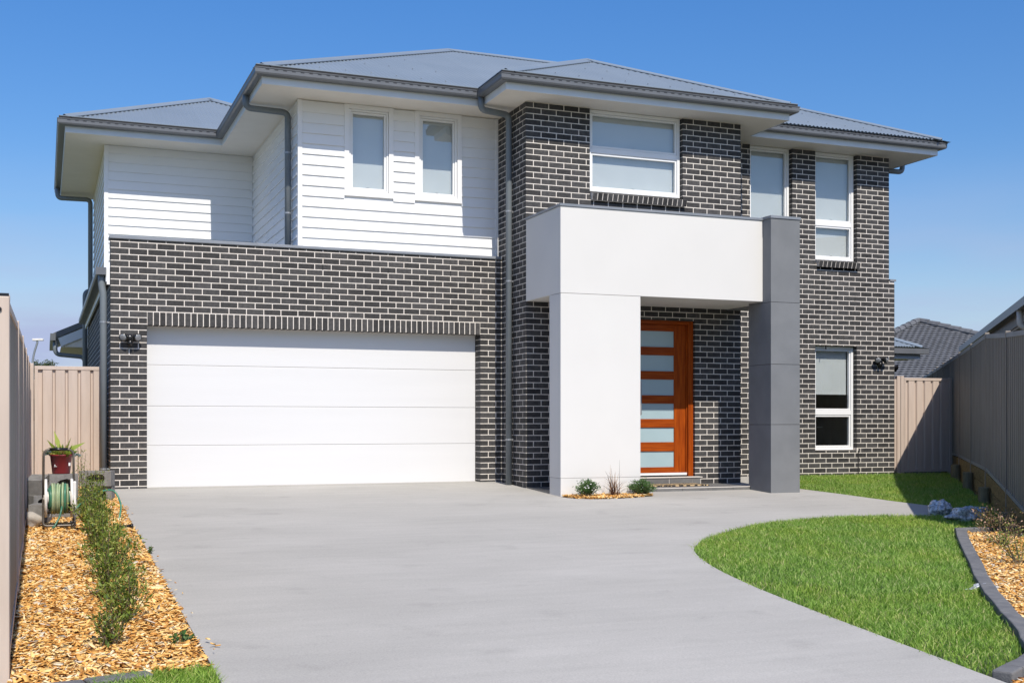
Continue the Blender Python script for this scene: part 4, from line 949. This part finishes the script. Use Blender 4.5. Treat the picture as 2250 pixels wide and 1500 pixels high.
for cx, cz in ((-.145,.21),(.165,.20),(-.12,.24)):
    n = 26; a = np.arange(n)*2.4; el = np.linspace(.1, 1.4, n); D = np.stack([np.cos(a)*np.cos(el), np.sin(a)*np.cos(el), np.sin(el)], 1); L = np.linspace(.05, .025, n)
    npmesh('rosette', leaves(np.tile([PX+cx, PY-.03, PZ+cz], (n,1)), D, L, L*.55), [(0,1,2,3)], M['succ'], pp)['kind'] = 'stuff'

# door mat
tag(MB().box(7.2, 8.45, -1.62, -1.15, -.0715, -.052).build('door_mat', M['mat_'], bevel=.004), 'patterned black and tan door mat on the porch', 'door mat')

# plastic bags
def bag(x, y, sx, sy, sz, sd, label, tip=None):
    bm = bmesh.new(); bmesh.ops.create_icosphere(bm, subdivisions=4, radius=1)
    r_ = np.random.default_rng(sd); ks = r_.normal(0, 1, (14,3))*np.linspace(2, 9, 14)[:,None]; ph = r_.uniform(0, 6.28, 14)
    for v in bm.verts:
        c = np.array(v.co); f = 1+sum(.10/(1+.22*i)*math.sin(float(ks[i] @ c)+ph[i]) for i in range(14)); v.co = Vector((c[0]*sx*f, c[1]*sy*f, max(c[2]*sz*f, -sz*.45)))
        if tip and c[0]*tip > .75: v.co.x += tip*(abs(c[0])-.75)*sx*2.2; v.co.z *= .5
    z = float(-.04+.045*y)-.02+sz*.45
    for v in bm.verts: v.co += Vector((x, y, z))
    me = bpy.data.meshes.new('plastic_bag'); bm.to_mesh(me); bm.free(); return tag(link('plastic_bag', me, M['bag'], smooth=True), label, 'plastic bag', 'crumpled plastic bags on the lawn')
bag(9.62, -5.22, .155, .13, .13, 3, 'crumpled grey plastic bag at the end of the concrete path', 1)
bag(9.50, -5.80, .19, .13, .115, 5, 'nearest of the crumpled plastic bags on the shaded lawn', -1)
bag(10.0, -5.45, .13, .11, .09, 8, 'crumpled plastic bag nearest the right-hand fence', 1)
bag(6.26, -9.50, .13, .05, .035, 11, 'clear plastic wrapper lying across the charcoal kerb', -1)['group'] = ''
del bpy.data.objects['plastic_bag.003']['group']

# ------------------------------------------------------------------ neighbours and background
nh = thing('neighbour_house', 'neighbouring house with a grey gutter and olive wall above the right-hand fence', 'house', (16.5,-2.0,0))
A, B = Vector((12.3,-4.0)), Vector((20.3,6.2)); D_ = (B-A).normalized(); N_ = Vector((D_.y, -D_.x))    # N_ away from us
def nb(off0, off1, z0, z1, a=A, b=B, e=0):
    p = [a+N_*off0, b+N_*off0+D_*e, b+N_*off1+D_*e, a+N_*off1]; return MB().prism([(q.x, q.y, z0) for q in p], (0,0,z1-z0))
nb(.0, .13, 2.62, 2.75).build('gutter', M['gutter'], nh)
nb(.13, .16, 2.45, 2.66).build('fascia', M['fencedark'], nh)
nb(.16, .62, 2.43, 2.46).build('soffit', M['trim'], nh)
nb(.62, .8, -.3, 2.43, b=B-D_*.5).build('wall', M['wall'], nh)
m_ = MB(); q = [A-D_*.4, B+D_*.15, B+N_*7-D_*6, A+N_*7]
m_.quad((q[0].x,q[0].y,2.74),(q[1].x,q[1].y,2.74),(q[2].x,q[2].y,2.74+7*.42),(q[3].x,q[3].y,2.74+7*.42)).build('roof', M['tilegrey'], nh)
p1 = A+D_*1.55+N_*.06
MB().tube(rpath([(p1.x,p1.y,2.62),(p1.x,p1.y,2.36),(p1.x+N_.x*.56,p1.y+N_.y*.56,2.33),(p1.x+N_.x*.56,p1.y+N_.y*.56,-.2)], .1), .05, 12).build('downpipe', M['white'], nh, smooth=True)

# grey tiled roof further back: stepped courses with rolled tiles
tn = thing('tiled_roof_house', 'house with a grey tiled hip roof behind the right-hand gate', 'house', (32,24,0))
def cam_pt(px_, py_, z):                       # plan helper for far things: world point on the sight line at depth z
    xc = (px_-1125)*z/2597.7; return (CAM[0]+xc*cth+z*sth, CAM[1]-xc*sth+z*cth, CAM[2]+(928.6-py_)*z/2597.7)
ap = Vector(cam_pt(2018, 707, 50)); eave = 2.3; run = (ap.z-eave)/.40
fx = Vector((cth, -sth, 0)); fy = Vector((sth, cth, 0)); V = []; F = []
nc, nr = 90, 30; tw = .24
rows = []
for r_ in range(nr):
    t0, t1 = r_/nr, (r_+1)/nr
    for (t, lift) in ((t0-.008, .042), (t1, .0)):
        hw = run*(1-t); row = []
        for i in range(nc*4+1):
            u = -hw*1.0+(2*hw)*i/(nc*4); ua = u/tw*2*math.pi; zz_ = .009*math.sin(ua+(math.pi if r_ % 2 else 0))
            p = ap-fy*(run*(1-t))+fx*u; row.append((p.x, p.y, eave+(ap.z-eave)*t+lift+zz_))
        rows.append(row)
for row in rows: V += row
k = nc*4+1
for j in range(len(rows)-1): F += [(j*k+i, j*k+i+1, (j+1)*k+i+1, (j+1)*k+i) for i in range(nc*4)]
MB().add(V, F).build('roof', M['tilegrey'], tn)
c0, c1, bk = ap-fy*run-fx*run, ap-fy*run+fx*run, ap+fy*run
mb = MB(); L_, R_, K1, K2 = [Vector((v.x, v.y, eave)) for v in (c0, c1, c0+fy*2*run, c1+fy*2*run)]
mb.quad(L_, K1, ap); mb.quad(R_, ap, K2); mb.quad(K1, K2, ap); mb.build('roof_side', M['tilegrey'], tn)
for e in (L_, R_):
    cap = MB(); n = 22
    for i in range(n): 
        a, b = e.lerp(ap, i/n)+Vector((0,0,.06)), e.lerp(ap, (i+1)/n)+Vector((0,0,.045)); cap.tube([a, b], [.15,.13], 8)
    cap.build('ridge_tile', M['tilegrey'], tn)
mb = MB(); mb.prism([L_+fx*.5+fy*.5-Vector((0,0,.02)), R_-fx*.5+fy*.5-Vector((0,0,.02)), K2-fx*.5-fy*.5-Vector((0,0,.02)), K1+fx*.5-fy*.5-Vector((0,0,.02))], (0,0,-2.8)); mb.build('wall', M['wall'], tn)

# street lamp and tree far beyond the left-hand gate
lp = cam_pt(72, 800, 62)
sl = thing('street_lamp', 'distant grey street lamp above the left-hand gate', 'street lamp', (lp[0], lp[1], 0))
top = cam_pt(76, 746, 62); sx_ = fx
MB().tube(rpath([(lp[0],lp[1],-.1),(lp[0],lp[1],top[2]-.9),(lp[0]+fx.x*.25,lp[1]+fx.y*.25,top[2]-.12),(top[0]+fx.x*.1,top[1]+fx.y*.1,top[2])], .5), .055, 8).build('pole', M['steel'], sl, smooth=True)
MB().obox((top[0]+fx.x*.18, top[1]+fx.y*.18, top[2]), fx, fy, (0,0,1), .28, .10, .06).build('lamp_head', M['white'], sl, bevel=.03)
tc = cam_pt(99, 800, 150)
tr = thing('tree', 'distant grey green tree rising behind the left-hand gate', 'tree', (tc[0], tc[1], 0))
st = MB().tube([(tc[0],tc[1],-.2),(tc[0]+.2,tc[1],3.0),(tc[0],tc[1]+.2,6.5)], [.35,.26,.10], 8)
for a in np.linspace(0, 5.5, 6): st.tube([(tc[0],tc[1],3.2+.4*math.sin(a*3)),(tc[0]+math.cos(a)*1.1,tc[1]+math.sin(a)*1.1,5.6+.4*math.sin(a*5)),(tc[0]+math.cos(a)*1.7,tc[1]+math.sin(a)*1.7,7.2)], [.14,.09,.03], 6)
st.build('trunk', M['bark'], tr)
P = []
for i in range(70):
    d_ = rng.normal(size=3); d_ /= np.linalg.norm(d_); c = np.array([tc[0], tc[1], 6.9])+d_*np.array([1.9, 1.9, 1.75])*rng.random()**.4
    P.append(c+rng.normal(0, .26, (110,3)))
P = np.concatenate(P); D = rng.normal(size=P.shape); L = rng.uniform(.14, .26, len(P))
npmesh('crown', leaves(P, D, L, L*.5), [(0,1,2,3)], M['crown'], tr)['kind'] = 'stuff'
